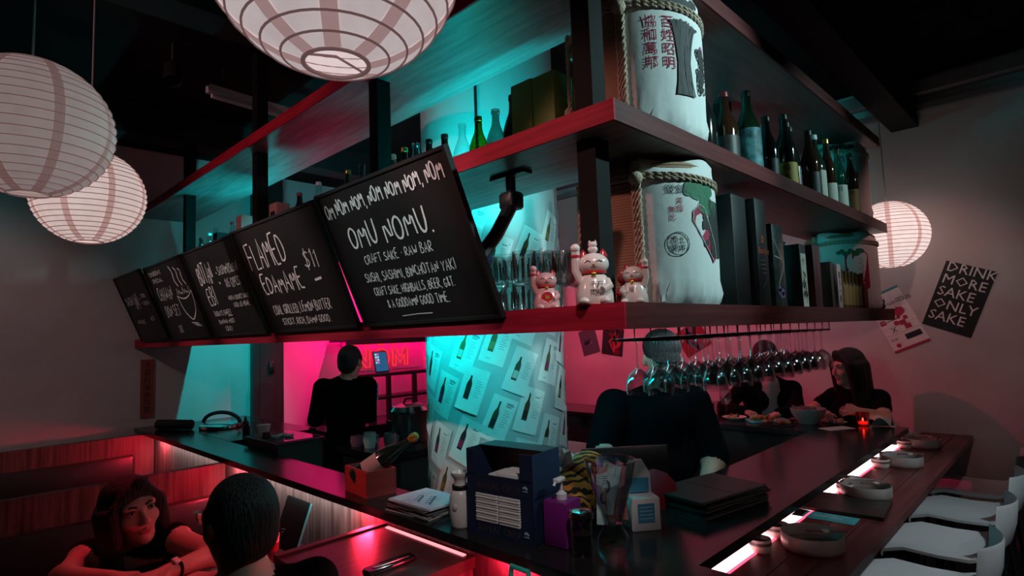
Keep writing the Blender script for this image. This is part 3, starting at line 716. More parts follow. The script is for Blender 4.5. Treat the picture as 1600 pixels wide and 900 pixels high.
def art_crest(p, f):
    g = MB(); rr = random.Random(8)
    cjk_col(g, f, '芳醇', .012, .290, .022, 1.0); cjk_col(g, f, '無比', -.012, .265, .022, 1.0)
    g.build('red_characters', INK_R, p, smooth=0)
    g = MB(); typeset(g, '登録', f, -.022, .322, .028, sx=1.25, z=.0008)
    g.build('black_characters', INK_K, p, smooth=0); g = MB()
    cx, cy, r = .012, .175, .033
    ring = [(cx+r*math.cos(a), cy+r*math.sin(a)) for a in [2*PI*i/24 for i in range(25)]]; ribbon(g, ring, .0028, .0009, f); g.build('crest_ring', INK_K, p, smooth=0); g = MB()
    for i, ch in enumerate('酒土醸井'): typeset(g, ch, f, cx-.024+(i%2)*.024, cy+.004-(i//2)*.024, .023, z=.0008)
    g.build('black_crest', INK_K, p, smooth=0)
    g = MB(); pine(g, f, .095, .328, .095, .055, rr); pine(g, f, .135, .285, .07, .055, rr)
    g.build('green_pine', INK_G, p, smooth=0)
    g = MB()
    out = [(.068,.262),(.085,.278),(.10,.272),(.118,.23),(.135,.19),(.140,.155),(.128,.145),(.105,.175),(.080,.215),(.066,.240)]
    out = [(.062+(x-.066)*1.35, .20+(y-.205)*1.25) for x, y in out]
    g.add([f(x,y,.0010) for x,y in out], [tuple(range(len(out)))])
    g.build('red_fan', INK_R, p, smooth=0)
    g = MB()
    for (x0,x1,y0,y1) in [(.132,.205,.14,.31)]:
        n = 5
        for i in range(n):
            xa, xb = x0+(x1-x0)*i/n, x0+(x1-x0)*(i+1)/n; g.add([f(xa,y0,.0012),f(xb,y0,.0012),f(xb,y1,.0012),f(xa,y1,.0012)],[(0,1,2,3)])
    flowers(g, f, .120, .215, rr, 16, .028)
    g.build('black_panel', INK_K, p, smooth=0)
    g = MB(); cjk_col(g, f, '開華', .138, .245, .060, 1.05)
    for a, b in zip(out, out[1:]+out[:1]): ribbon(g, [a,b], .0025, .0022, f)
    g.build('pale_characters', INK_W, p, smooth=0)
def art_far(p, f):
    g = MB(); rr = random.Random(2)
    cjk_col(g, f, '酒', .028, .315, .042, 1.0); cjk_col(g, f, '和楽', -.03, .315, .038, 1.15)
    for k in range(3):
        ribbon(g, [(.07+.022*math.cos(a)+.01*k, .16+.05*(k-1)+.026*math.sin(a)) for a in [2*PI*i/14 for i in range(15)]], .004, .0009, f)
    g.build('red_characters', INK_R, p, smooth=0)
    g = MB(); flowers(g, f, .11, .20, rr, 20, .03); pine(g, f, .06, .395, .12, .035, rr); typeset(g, '百姓昭明', f, -.07, .385, .02, z=.0008)
    g.build('black_drawing', INK_K, p, smooth=0)
def art_far2(p, f):
    g = MB(); rr = random.Random(4)
    out = [(.02,.30),(.07,.31),(.11,.33),(.14,.30),(.14,.12),(.10,.10),(.05,.12),(.02,.18)]
    g.add([f(x,y,.0008) for x,y in out], [tuple(range(len(out)))]); g.build('crimson_panel', INK_R, p, smooth=0)
    g = MB(); pine(g, f, .05, .315, .12, .04, rr); g.build('green_pine', INK_G, p, smooth=0)
    g = MB()
    for k in range(5): ribbon(g, [(.09+.012*math.sin(k),.28-.03*k),(.11,.265-.03*k),(.085,.25-.03*k)], .008, .0016, f)
    g.build('pale_characters', INK_W, p, smooth=0)
barrel((1.60,.968,2.24), 'white sake barrel with red characters and black wheat on the middle shelf corner', art_wheat, R=.203, H=.435, seam=-8, shift=.070, tails=True)
barrel((1.622,.968,1.745), 'white sake barrel with round crest and green pine on the bottom shelf corner', art_crest, R=.203, seam=-5, shift=.070, tails=True)
barrel((3.66,.965,2.24), 'white sake barrel with ring drawing at right end of middle shelf', art_far)
barrel((3.70,.965,1.745), 'white sake barrel with crimson panel at right end of bottom shelf', art_far2)

# ------------------------------------------------------------------ bottles
DARK = M('dark_bottle_glass', (.010,.012,.011), .08, spec=.7); BROWN = M('brown_bottle_glass', (.035,.014,.008), .08, spec=.7); GREENB = M('green_bottle_glass', (.012,.035,.020), .08, spec=.7)
CLEARB = glass('clear_bottle_glass', (.78,.95,.95), .06, .55); OLIVEB = glass('olive_bottle_glass', (.42,.36,.05), .06, .4); SMOKEB = glass('smoke_bottle_glass', (.45,.40,.38), .06, .45); GREENT = glass('green_tint_glass', (.25,.55,.45), .06, .5)
REDCAP = M('red_cap', (.22,.012,.02), .35); GOLDCAP = M('gold_cap', (.55,.40,.10), .3, metal=1); WHITECAP = M('white_cap', (.7,.7,.7), .4); BLKCAP = M('black_cap', (.012,.012,.012), .4)
LBW = M('cream_label', (.62,.58,.50), .7); LBT = M('teal_label', (.10,.45,.50), .5, noise=30, col2=(.01,.05,.06)); LBY = M('yellow_label', (.60,.42,.08), .6); LBK = M('black_label', (.02,.02,.02), .5); LBR = M('red_label', (.35,.03,.04), .6); LBB = M('orange_label', (.42,.16,.05), .6); LBS = M('silver_label', (.55,.56,.58), .3, metal=.8)
def bottle(loc, h, r, gm, cap, lab, label, group=None, text=None, lz=(.12,.42), style=0, cat='bottle', name='sake_bottle'):
    t = thing(name, label, cat, loc, 0, group)
    sh_ = .58 if style == 0 else .50
    prof = [(0,0),(r*.96,0),(r,.008),(r,h*sh_*.9),(r*.96,h*sh_),(r*.72,h*(sh_+.10)),(r*.46,h*(sh_+.19)),(r*.38,h*(sh_+.25)),(r*.35,h*.93)]
    MB().lathe(prof, 22).build('glass_body', gm, t, smooth=50)
    if cap is not None:
        MB().lathe([(r*.37,h*.93),(r*.41,h*.935),(r*.41,h*.965),(r*.38,h*.968),(r*.40,h*.99),(r*.37,h),(0,h)], 18).build('cap', cap, t)
    else:
        MB().lathe([(r*.35,h*.93),(r*.43,h*.94),(r*.43,h*.965),(r*.38,h*.97),(r*.42,h*.98),(r*.42,h*.995),(r*.30,h),(.25*r,h*.99)], 18).build('lip', gm, t)
    if lab is not None:
        fc = math.atan2(-loc[1],-loc[0])
        lb = MB().lathe([(r+.0008,h*lz[0]),(r+.0008,h*lz[1])], 20, a0=fc-1.5, a1=fc+1.5).build('paper_label', lab, t)
        if text:
            g = MB(); f = lambda x, y, z=0: ((r+.0016)*math.cos(fc+x/r), (r+.0016)*math.sin(fc+x/r), y)
            s = min(r*.8, h*(lz[1]-lz[0])/len(text)*.85)
            for i, ch in enumerate(text): typeset(g, ch, f, -s*.45, h*lz[1]-s*(1.05+i*1.08), s)
            g.build('label_characters', INK_K, lb, smooth=0)
    return t
GL = 'bottles on the middle shelf, left wing'
L = [(1.40,.30,DARK,BLKCAP,'dark bottle on middle shelf beside the green gift boxes'),
 (1.49,.275,SMOKEB,None,'open smoky grey bottle on middle shelf, second from green boxes'),
 (1.585,.275,OLIVEB,GOLDCAP,'olive yellow bottle lit from behind on middle shelf before column'),
 (1.68,.275,CLEARB,None,'clear bottle glowing cyan on middle shelf before the column'),
 (1.79,.262,BROWN,REDCAP,'dark bottle with red cap just past the largest chalkboard corner'),
 (1.893,.268,DARK,BLKCAP,'black-capped bottle peeking above largest chalkboard by its right corner'),
 (1.985,.278,CLEARB,None,'clear teal bottle neck above the largest chalkboard'),
 (2.07,.278,OLIVEB,GOLDCAP,'olive bottle neck with gold top above the largest chalkboard'),
 (2.16,.270,CLEARB,WHITECAP,'clear bottle neck beside the post above largest chalkboard'),
 (2.37,.27,SMOKEB,None,'dim smoky bottle left of the second post on middle shelf'),
 (2.50,.27,OLIVEB,GOLDCAP,'dim olive bottle above left half of largest chalkboard'),
 (2.80,.275,CLEARB,WHITECAP,'pale-capped clear bottle at left corner above largest chalkboard'),
 (3.02,.262,DARK,REDCAP,'dark bottle above the FLAMED EDAMAME board near its right corner'),
 (3.52,.27,CLEARB,WHITECAP,'clear bottle above left end of the FLAMED EDAMAME board'),
 (3.60,.26,GREENB,GOLDCAP,'green bottle above left end of the FLAMED EDAMAME board'),
 (4.00,.26,CLEARB,REDCAP,'clear bottle with red cap on far middle shelf'),
 (4.32,.27,CLEARB,None,'pinkish clear bottle above the BOTAN EBI board'),
 (4.45,.25,CLEARB,WHITECAP,'slim clear bottle on far middle shelf by the last post'),
 (4.62,.24,DARK,BLKCAP,'dark bottle on far middle shelf by the back wall')]
for y, h, gm, cp, lb in L: bottle((1.47 if y < 2.2 else 1.44,y,2.24), h, .038, gm, cp, None, lb, GL)
GR = 'bottles on the middle shelf, right wing'
Rr = [(1.975,.93,.345,.050,DARK,BLKCAP,None,'tallest black sake bottle beside the corner barrel on middle shelf',None,(.1,.4)),
 (2.105,.90,.325,.046,BROWN,REDCAP,LBK,'brown bottle with dark cap, second from the corner barrel','吟',(.12,.45)),
 (2.215,.86,.345,.046,GREENB,BLKCAP,LBT,'bottle with bright teal patterned label on the middle shelf',None,(.02,.55)),
 (2.33,.90,.335,.044,DARK,BLKCAP,LBT,'black bottle with small teal neck label beside teal patterned bottle',None,(.55,.72)),
 (2.46,.88,.312,.040,DARK,BLKCAP,LBK,'short-necked black bottle left of the yellow label bottle','酒',(.1,.4)),
 (2.58,.85,.342,.042,DARK,BLKCAP,LBY,'black bottle with wide yellow label on the middle shelf','純米',(.02,.36)),
 (2.70,.88,.345,.040,DARK,BLKCAP,LBR,'black bottle with thin red label right of yellow label bottle',None,(.05,.25)),
 (2.795,.90,.35,.040,DARK,BLKCAP,LBS,'black bottle with silver printed sides on middle shelf',None,(.05,.45)),
 (2.90,.85,.345,.042,BROWN,BLKCAP,LBK,'brown-black bottle between silver printed bottle and cream bottle','雪',(.1,.4)),
 (3.01,.86,.350,.044,GREENB,WHITECAP,LBW,'bottle with pale top and cream and yellow label','月山',(.1,.48)),
 (3.13,.84,.352,.036,BROWN,GOLDCAP,LBW,'slim brown bottle with cream lower label near far barrel',None,(.05,.35)),
 (3.27,.83,.335,.036,GREENT,None,LBW,'pale green glass bottle with white label before the far barrel','川',(.05,.40)),
 (3.42,.81,.33,.034,BROWN,BLKCAP,LBB,'dark slender bottle with gold label leaning before far barrel','金',(.05,.40))]
for x, y, h, r, gm, cp, lb, lab, tx, lz in Rr: bottle((x,y,2.24), h, r, gm, cp, lb, lab, GR, tx, lz)
# bottles seen through between the shelves, on the bottom shelf of the right wing (back row)
for k, (x, gm, cp, lab) in enumerate([(2.02,DARK,BLKCAP,'dark bottle in back row, left of the pale pink bottle'),(2.16,CLEARB,WHITECAP,'pale pink bottle in back row behind the lucky cats'),(2.30,DARK,BLKCAP,'dark bottle in back row, right of the pale pink bottle')]):
    bottle((x,1.10,1.745), .30-.02*(k%2), .036, gm, cp, None, lab, 'back row bottles on the bottom shelf')

# ------------------------------------------------------------------ boxes and bottles on the shelves
def carton(loc, sx, sy, sz, mat, label, cat='box', rot=0, name='gift_box', draw=None, lid=None):
    t = thing(name, label, cat, loc, rot)
    b = MB(); b.box(-sx/2,-sy/2,0,sx/2,sy/2,sz*.82) if lid else b.rbox(-sx/2,-sy/2,0,sx/2,sy/2,sz,min(.004,sx*.1),2)
    b.build('carton', mat, t)
    if lid: MB().box(-sx/2-.001,-sy/2-.001,sz*.825,sx/2+.001,sy/2+.001,sz).build('lid', lid, t)
    if draw: draw(t, sx, sy, sz)
    return t
GBOX = M('olive_green_card', (.20,.30,.05), .55); 
def green_art(t, sx, sy, sz):
    g = MB(); x = -sx/2-.0008
    f = lambda u, v, z=0: (x, -u, v)
    ribbon(g, [(-.035,.07),(0,.078),(.035,.074)], .0025, 0, f); ribbon(g, [(-.006,.09),(0,.10),(.008,.094),(0,.088)], .004, 0, f)
    g.build('gold_emblem', M('pale_gold_print', (.6,.6,.35), .5), t, smooth=0)
carton((1.47,1.312,2.24), .10,.098,.305, GBOX, 'olive green gift box with pale emblem beside dark bottle', draw=green_art)
carton((1.47,1.212,2.24), .10,.096,.300, GBOX, 'plain olive green gift box beside the roped tan barrel')
PINKC = M('pink_card', (.55,.28,.28), .7); REDC = M('red_card', (.38,.03,.05), .6); CREAMC = M('cream_card', (.62,.58,.52), .7); BLKC = M('black_card', (.014,.014,.016), .5); MARC = M('maroon_card', (.10,.02,.025), .55)
carton((1.42,3.72,2.24), .09,.09,.245, PINKC, 'pale pink box on far middle shelf between two posts', lid=PINKC)
def frame_art(t, sx, sy, sz): MB().box(-sx/2-.001,-sy*.3,sz*.3,-sx/2,sy*.3,sz*.8).build('dark_window', BLKC, t)
carton((1.42,3.23,2.24), .08,.10,.235, PINKC, 'pink box with dark window above the FLAMED EDAMAME board', draw=frame_art)
carton((1.42,4.14,2.24), .09,.08,.20, BLKC, 'small black box on far middle shelf right of last post')
# things on the bottom shelf glimpsed between the chalkboards
for (y, w, h, mt, lab) in [(1.885,.07,.36,REDC,'red box behind the gap right of the FLAMED EDAMAME board'),(1.955,.05,.25,PINKC,'pink box behind the gap left of the OMU NOMU board'),
      (2.73,.08,.30,MARC,'maroon box behind the gap between second and third chalkboards'),(2.83,.06,.18,M('blue_card',(.05,.15,.45),.5),'blue box behind the gap between second and third chalkboards')]:
    carton((1.34,y,1.745), .09,w,h,mt,lab)
# bottom shelf, right wing, left to right after the barrel
def flame_art(t, sx, sy, sz):
    g = MB(); y = -sy/2-.0008; f = lambda u, v, z=0: (u, y, v)
    ribbon(g, [(-.012,.245),(0,.275),(.010,.25),(0,.24),(-.010,.25)], .006, 0, f); typeset(g, 'Barklet', f, -.042, .200, .034)
    g.build('orange_emblem', M('orange_print', (.75,.12,.05), .6), t, smooth=0)
    g = MB()
    for k in range(4): ribbon(g, [(-.03+.004*k,.175-.016*k),(.03-.004*k,.176-.016*k)], .003, 0, f)
    ribbon(g, [(-.02,.07),(.0,.09),(.02,.10),(.02,.12)], .002, 0, f)
    g.build('small_print', M('grey_print', (.18,.18,.18), .6), t, smooth=0)
carton((2.03,.90,1.745), .12,.12,.40, BLKC, 'tall plain black carton beside the crest barrel')
carton((2.185,.875,1.745), .10,.10,.405, BLKC, 'tall black carton with orange flame emblem on bottom shelf', draw=flame_art)
def foil_art(t, sx, sy, sz):
    g = MB(); y = -sy/2-.0008; f = lambda u, v, z=0: (u, y, v)
    for a in ([(-.05,.27),(.045,.17),(-.02,.09)],[(-.05,.2),(.03,.19)]): ribbon(g, a, .006, 0, f)
    g.build('pale_chevron', M('pale_print', (.5,.48,.42), .6), t, smooth=0)
    g = MB()
    for k in range(5): g.add([f(.0+.014*math.cos(2*PI*i/8)+.016*((k%2)*2-1)*(k>0), .05+.014*math.sin(2*PI*i/8)+.012*(k//2)) for i in range(8)], [tuple(range(8))])
    g.build('violet_flower', M('violet_print', (.25,.15,.40), .6), t, smooth=0)
carton((2.335,.872,1.745), .115,.10,.325, M('dark_foil_card', (.05,.08,.08), .35, noise=45, col2=(.015,.015,.015)), 'dark patterned carton with pale chevron and violet flower', draw=foil_art)
for x, lab in [(2.43,'thin black bottle right of the chevron carton'),(2.50,'black bottle with small tag before the foil can')]:
    bottle((x,.93,1.745), .29, .032, DARK, BLKCAP, LBK, lab, 'black bottles on the bottom shelf', '木')
def bamboo(t, sx, sy, sz):
    g = MB(); y = -sy/2-.0016; f = lambda u, v, z=0: (u, y, v); rr = random.Random(9)
    for k in range(16):
        x0, y0 = rr.uniform(-.02,.02), rr.uniform(.05,.17); ribbon(g, [(x0,y0),(x0+rr.uniform(-.016,.016),y0+.012),(x0+rr.uniform(-.024,.024),y0-.012)], .006, 0, f)
    ribbon(g, [(.012,.02),(.010,.12)], .004, 0, f); g.build('ink_bamboo', INK_K, t, smooth=0)
    MB().box(-sx*.42,-sy/2-.0010,.005,sx*.42,-sy/2,.235).build('white_label', LBW, t)
    g = MB(); typeset(g, '竹', f, -.02, .19, .03); g.build('red_characters', INK_R, t, smooth=0)
carton((2.635,.865,1.745), .075,.07,.275, BLKC, 'black carton with white ink bamboo label', draw=bamboo)
t = thing('foil_can', 'tall tin with shiny teal band behind the bamboo carton', 'tin', (2.66,.965,1.745))
MB().lathe([(0,0),(.055,0),(.055,.27),(0,.27)],24).build('tin_body', BLKC, t); MB().lathe([(.056,.27),(.057,.272),(.057,.298),(.056,.30),(0,.30)],24).build('shiny_lid', M('teal_foil', (.2,.55,.6), .2, metal=1), t)
carton((2.80,.865,1.745), .095,.08,.285, MARC, 'maroon carton right of the bamboo label carton')
t = thing('steel_shaker', 'slim steel cylinder standing right of the maroon carton', 'shaker', (2.925,.90,1.745)); MB().lathe([(0,0),(.030,0),(.036,.22),(.030,.26)],20).build('cup', STEEL, t); MB().lathe([(.031,.26),(.025,.29),(.012,.30),(0,.30)],20).build('cap', STEEL, t)
def calli(t, sx, sy, sz):
    g = MB(); y = -sy/2-.0008; f = lambda u, v, z=0: (u, y, v); cjk_col(g, f, '薫る一番', -.019, .150, .036, 1.05); g.build('brush_characters', INK_K, t, smooth=0)
carton((3.03,.86,1.745), .04,.06,.225, M('brown_card', (.06,.035,.03), .6), 'narrow brown carton left of the pink calligraphy box')
carton((3.105,.845,1.745), .065,.05,.218, PINKC, 'narrow pink box with black brush calligraphy', draw=calli)
AMB = glass('amber_glass', (.55,.20,.05), .08, .4)
for k in range(7):
    x = 3.17+k*.062
    t = bottle((x,.83,1.745), .195-.004*(k%3), .024, M('amber_liquid', (.20,.065,.02), .15), M('brown_cap', (.10,.03,.01), .4), LBB,
       ['leftmost','second from left','third from left','middle','fifth from left','sixth from left','rightmost'][k]+' of the seven small amber bottles', 'small amber bottles on the bottom shelf', None, (.1,.6), 1)
carton((3.40,.935,1.745), .42,.07,.20, M('orange_display_card', (.28,.12,.05), .6), 'orange display carton behind the small amber bottles')
# dark bird-like ornament near shelf end
t = thing('black_ornament', 'small ragged black ornament at right end of bottom shelf', 'ornament', (3.84,.815,1.745))
MB().ell((0,0,.02),(.05,.025,.02),12,8).build('body', BLACKMATTE, t); MB().ell((.04,0,.045),(.022,.015,.018),10,6).build('head', BLACKMATTE, t)

# ------------------------------------------------------------------ lucky cats
CATW = M('cat_porcelain', (.72,.62,.58), .2, coat=.5); CATR = M('cat_red', (.45,.02,.03), .2, coat=.5); GOLD = M('gold_paint', (.70,.45,.08), .25, metal=.9); CATG = M('cat_green', (.05,.18,.06), .3); CATP = M('cat_pink', (.62,.30,.30), .25)
def lucky_cat(loc, s, label, rot, body=CATW, bib=None, raised=1, rider=False, text=None, both=False):
    t = thing('lucky_cat', label, 'figurine', loc, rot, 'lucky cat figurines on the bottom shelf')
    S = lambda *a: tuple(s*k for k in a)
    b = MB()     # local: faces -y, unit height 1.0
    b.lathe([(0,0),(.30*s,0),(.33*s,.05*s),(.32*s,.20*s),(.27*s,.38*s),(.22*s,.50*s),(.16*s,.56*s),(0,.58*s)], 24, sy=.85)
    b.build('body', body, t)
    h = MB(); h.ell(S(0,0,.72),S(.27,.235,.20),20,12); hd = h.build('head', body, t)
    for q in (-1,1):
        MB().lathe([(.085*s,0),(.05*s,.09*s),(0,.15*s)],10,S(q*.17,0,.84),1,.55).build('ear', CATR, hd)
    MB().lathe([(.19*s,.545*s),(.225*s,.555*s),(.225*s,.585*s),(.19*s,.60*s)],24,sy=.9).build('collar', CATR, t)
    MB().ell(S(0,-.21,.53),S(.045,.04,.045),12,8).build('bell', GOLD, t)
    f = lambda x, y, z=0: (x*s, -s*math.sqrt(max(0,1-(x/.27)**2-((y-.72)/.20)**2))*.237-.0006, y*s)
    g = MB()
    for q in (-1,1): ribbon(g, [(q*.10-.05,.735),(q*.10,.765),(q*.10+.05,.735)], .018, 0, f)
    ribbon(g, [(-.05,.655),(-.02,.64),(0,.665),(.02,.64),(.05,.655)], .012, 0, f)
    g.build('painted_face', INK_K, hd, smooth=0)
    g = MB(); ribbon(g, [(-.022,.685),(.022,.685)], .022, 0, f); g.build('nose', CATR, hd, smooth=0)
    for q in ((1,-1) if both else (raised,)):
        MB().tube([S(q*.22,-.02,.42),S(q*.31,-.04,.62),S(q*.30,-.08,.92),S(q*.30,-.10,1.0)], .075*s, 10).ell(S(q*.30,-.11,1.0),S(.085,.08,.08),12,8).build('raised_paw', body, t)
        MB().lathe([(.082*s,0),(.085*s,.04*s)],12,S(q*.305,-.075,.84)).build('paw_band', CATR, t)
    if not both: MB().tube([S(-raised*.22,-.05,.42),S(-raised*.26,-.18,.32),S(-raised*.14,-.27,.25)], .065*s, 10).build('lowered_paw', body, t)
    for q in (-1,1): MB().ell(S(q*.18,-.25,.07),S(.10,.13,.07),12,8).build('foot', body, t)
    fb = lambda x, y, z=0: (x*s, -s*(.275-.10*max(0,y-.2))*math.sqrt(max(.05,1-(x/.33)**2))-.001, y*s)
    if bib:
        g = MB(); g.add([fb(.14*math.cos(2*PI*i/20),.30+.13*math.sin(2*PI*i/20)) for i in range(20)], [tuple(range(20))]); o = g.build('belly_disc', bib, t, smooth=0)
        g = MB(); fz = lambda x, y, z=0: (fb(x,y)[0], fb(x,y)[1]-.0008*s*5, fb(x,y)[2]); ribbon(g, [(-.05,.30),(.05,.30)], .09, 0, fz); g.build('gold_coin', GOLD, o, smooth=0)
    if text:
        g = MB(); 
        for i, ch in enumerate(text): typeset(g, ch, fb, -.08+(i%2)*.11, .30-(i//2)*.13, .13)
        g.build('belly_characters', INK_K, t, smooth=0)
    MB().rbox(-.32*s,-.27*s,-.0,.32*s,.27*s,.035*s,.1*s).build('base', CATR, t)
    if rider:
        r = MB(); r.ell(S(0,0,.98),S(.09,.08,.07),12,8); r.ell(S(0,-.01,1.06),S(.08,.07,.06),12,8)
        for q in (-1,1): r.lathe([(.03*s,0),(0,.05*s)],8,S(q*.05,0,1.10))
        r.build('small_kitten', body, t)
    return t
face = lambda x, y: math.atan2(-y, -x) + PI/2
lucky_cat((1.245,1.082,1.745), .118, 'small pink lucky cat with red and gold belly disc, leftmost', face(1.25,1.08)+.1, CATP, CATR, -1)
lucky_cat((1.190,.872,1.745), .146, 'largest white lucky cat with raised paw and kitten on its head', face(1.19,.87), CATW, None, -1, True, '千万両福')
lucky_cat((1.290,.838,1.745), .095, 'small red lucky cat half hidden behind the largest one', face(1.32,.85), CATR, None, 1)
lucky_cat((1.262,.790+.012,1.745), .105, 'small white lucky cat with red scarf, rightmost by the barrel', face(1.26,.8)-.2, CATW, None, 1, False, '福')

# ------------------------------------------------------------------ glassware on the bottom shelf
def tumbler_proto():
    t = thing('glass_tumbler', 'ribbed glass tumbler', 'glass', (0,0,0))
    MB().lathe([(0,.006),(.026,.004),(.030,0),(.032,.004),(.034,.03),(.039,.095),(.040,.10),(.0385,.10),(.033,.03),(.029,.014),(0,.012)], 22).build('bowl', GLASS, t, smooth=50)
    for k in range(11):
        a = 2*PI*k/11; MB().tube([(.0335*math.cos(a),.0335*math.sin(a),.012),(.0380*math.cos(a),.0380*math.sin(a),.075)], .0022, 5).build('rib', GLASS, t)
    return t
tp0 = tumbler_proto(); first = True
spots = [(1.36,1.545),(1.36,1.455),(1.36,1.365),(1.36,1.275),(1.45,1.50),(1.45,1.41),(1.45,1.32),(1.45,1.23)]
desc = ['fourth from the cats','third from the cats','second from the cats','nearest the cats']
for lvl in range(2):
    for k, (x, y) in enumerate(spots):
        lab = 'ribbed glass tumbler on %s of the glass stack, %s row, %s' % (('bottom','top')[lvl], ('front','back')[k//4], desc[k%4])
        if first: register(tp0, Matrix.Translation((x,y,1.7455))); tp0['label'] = lab; tp0['group'] = 'stacked tumblers beside the largest chalkboard'; first = False
        else: dup(tp0, (x+.004*lvl,y,1.7455+.101*lvl), .3*k, lab, 'stacked tumblers beside the largest chalkboard')
def stem_glass(name, label, loc, prof, group=None):
    t = thing(name, label, 'glass', loc, 0, group)
    MB().lathe(prof[0], 26).build('bowl', GLASS, t, smooth=50); MB().lathe(prof[1], 14).build('stem', GLASS, t, smooth=50); MB().lathe(prof[2], 26).build('foot', GLASS, t, smooth=50)
    return t
UP = ([(.004,.075),(.028,.085),(.040,.115),(.041,.14),(.034,.185),(.033,.185),(.039,.14),(.038,.117),(.026,.088),(0,.080)],[(.005,.006),(.0035,.03),(.0035,.06),(.006,.078)],[(0,.0),(.034,.0),(.034,.003),(.012,.006),(0,.008)])
for (x, y, lab) in [(1.39,1.13,'wine glass behind the small pink lucky cat'),(1.33,1.16,'wine glass right of the tumbler stack'),(1.47,1.15,'wine glass standing back by the inner shelf edge')]:
    stem_glass('wine_glass', lab, (x,y,1.7455), UP, 'wine glasses behind the lucky cats')

# ------------------------------------------------------------------ glass rack with hanging stemware under the right wing
rk = thing('glass_rack', 'black wire rack under the right shelf holding upturned stemware', 'glass rack', (1.8,.95,1.66))
RY = [.95,1.045,1.14]
for y in RY:
    for s in (-1,1): MB().tube([(1.66,y+s*.014,1.648),(3.30,y+s*.014,1.648)], .0035, 6).build('rail', BLACKMET, rk, world=True)
for k in range(15):
    x = 1.70+k*.111
    MB().tube([(x,.925,1.685),(x,.925,1.644),(x,1.160,1.644),(x,1.160,1.685)], .0030, 6).build('hanger_wire', BLACKMET, rk, world=True)
DOWN = lambda P: [(r, -z) for r, z in P]
HG = ([(.004,-.100),(.016,-.108),(.034,-.125),(.044,-.150),(.046,-.170),(.043,-.192),(.042,-.192),(.045,-.170),(.043,-.152),(.033,-.127),(.014,-.110),(0,-.104)],[(.006,-.004),(.0036,-.03),(.0036,-.085),(.007,-.102)],[(0,0),(.034,0),(.034,-.003),(.012,-.006),(0,-.008)])
g0 = None; rr = random.Random(21)
ORD = ['first','second','third','fourth','fifth','sixth','seventh','eighth','ninth','tenth','eleventh','twelfth','thirteenth','last']
for i in range(14):
    for j, y in enumerate(RY):
        x = 1.765+i*.110+.012*j
        if j == 0 and i < 2: continue
        lab = '%s upturned stemmed glass from the left in %s row of the rack' % (ORD[i], ('the guest-side','the middle','the bartender-side')[j])
        if g0 is None: g0 = stem_glass('hanging_glass', lab, (x,y,1.6485), HG, 'stemware in the hanging rack')
        else: dup(g0, (x,y,1.6485), rr.uniform(0,6), lab, 'stemware in the hanging rack', (1,1,rr.uniform(.97,1.03)))
# ------------------------------------------------------------------ things on the black bar top (z 1.08)
ZB = 1.0805
MASU = M('red_stained_cedar', (.55,.060,.055), .55, noise=6, col2=(.40,.035,.035), stretch=(1,1,6))
t = thing('wooden_box', 'open red-stained square wooden box holding a bottle on the bar', 'box', (1.272,2.072,ZB), math.radians(-6))
sx, sy, sz, w = .062, .098, .098, .009
MB().box(-sx,-sy,0,sx,sy,w).build('bottom', MASU, t)
for k, bx in enumerate([(-sx,-sy,w,-sx+w,sy,sz),(sx-w,-sy,w,sx,sy,sz),(-sx+w,-sy,w,sx-w,-sy+w,sz),(-sx+w,sy-w,w,sx-w,sy,sz)]):
    b = MB().box(*bx)
    o = b.build('side_board', MASU, t)
for (cx, cy) in ((-sx,-sy),(sx,-sy),(-sx,sy)):
    for i in range(6):
        MB().box(cx-.0012 if cx<0 else cx-w, cy-.0012 if cy<0 else cy-w, w+.014*i+.004, cx+w if cx<0 else cx+.0012, cy+w if cy<0 else cy+.0012, w+.014*i+.011).build('finger_joint', M('cedar_end_grain', (.30,.05,.035), .6), t)
dirb = (Vector((.70,-.71,0))*.80 + Vector((0,0,.50))).normalized()
Q = Matrix.Translation((1.225,2.112,ZB+.055)) @ dirb.to_track_quat('Z','Y').to_matrix().to_4x4()
t = thing('wine_bottle', 'dark bottle with orange foil lying tilted in the wooden box', 'bottle', M=Q)
MB().lathe([(0,0),(.034,0),(.037,.008),(.037,.14),(.033,.17),(.018,.215),(.014,.24),(.013,.275)],22).build('glass_body', GREENB, t, smooth=50)
b = MB(); b.lathe([(.0145,.262),(.017,.272),(.016,.295),(.010,.302),(0,.302)],12)
for k in range(5): a = k*1.25; b.ell((.014*math.cos(a),.014*math.sin(a),.278+.004*(k%2)),(.009,.006,.012),8,6)
b.build('orange_foil', M('orange_foil', (.62,.22,.02), .45), t)
MB().lathe([(.0378,.055),(.0378,.125)],18).build('paper_label', CREAMC, t)
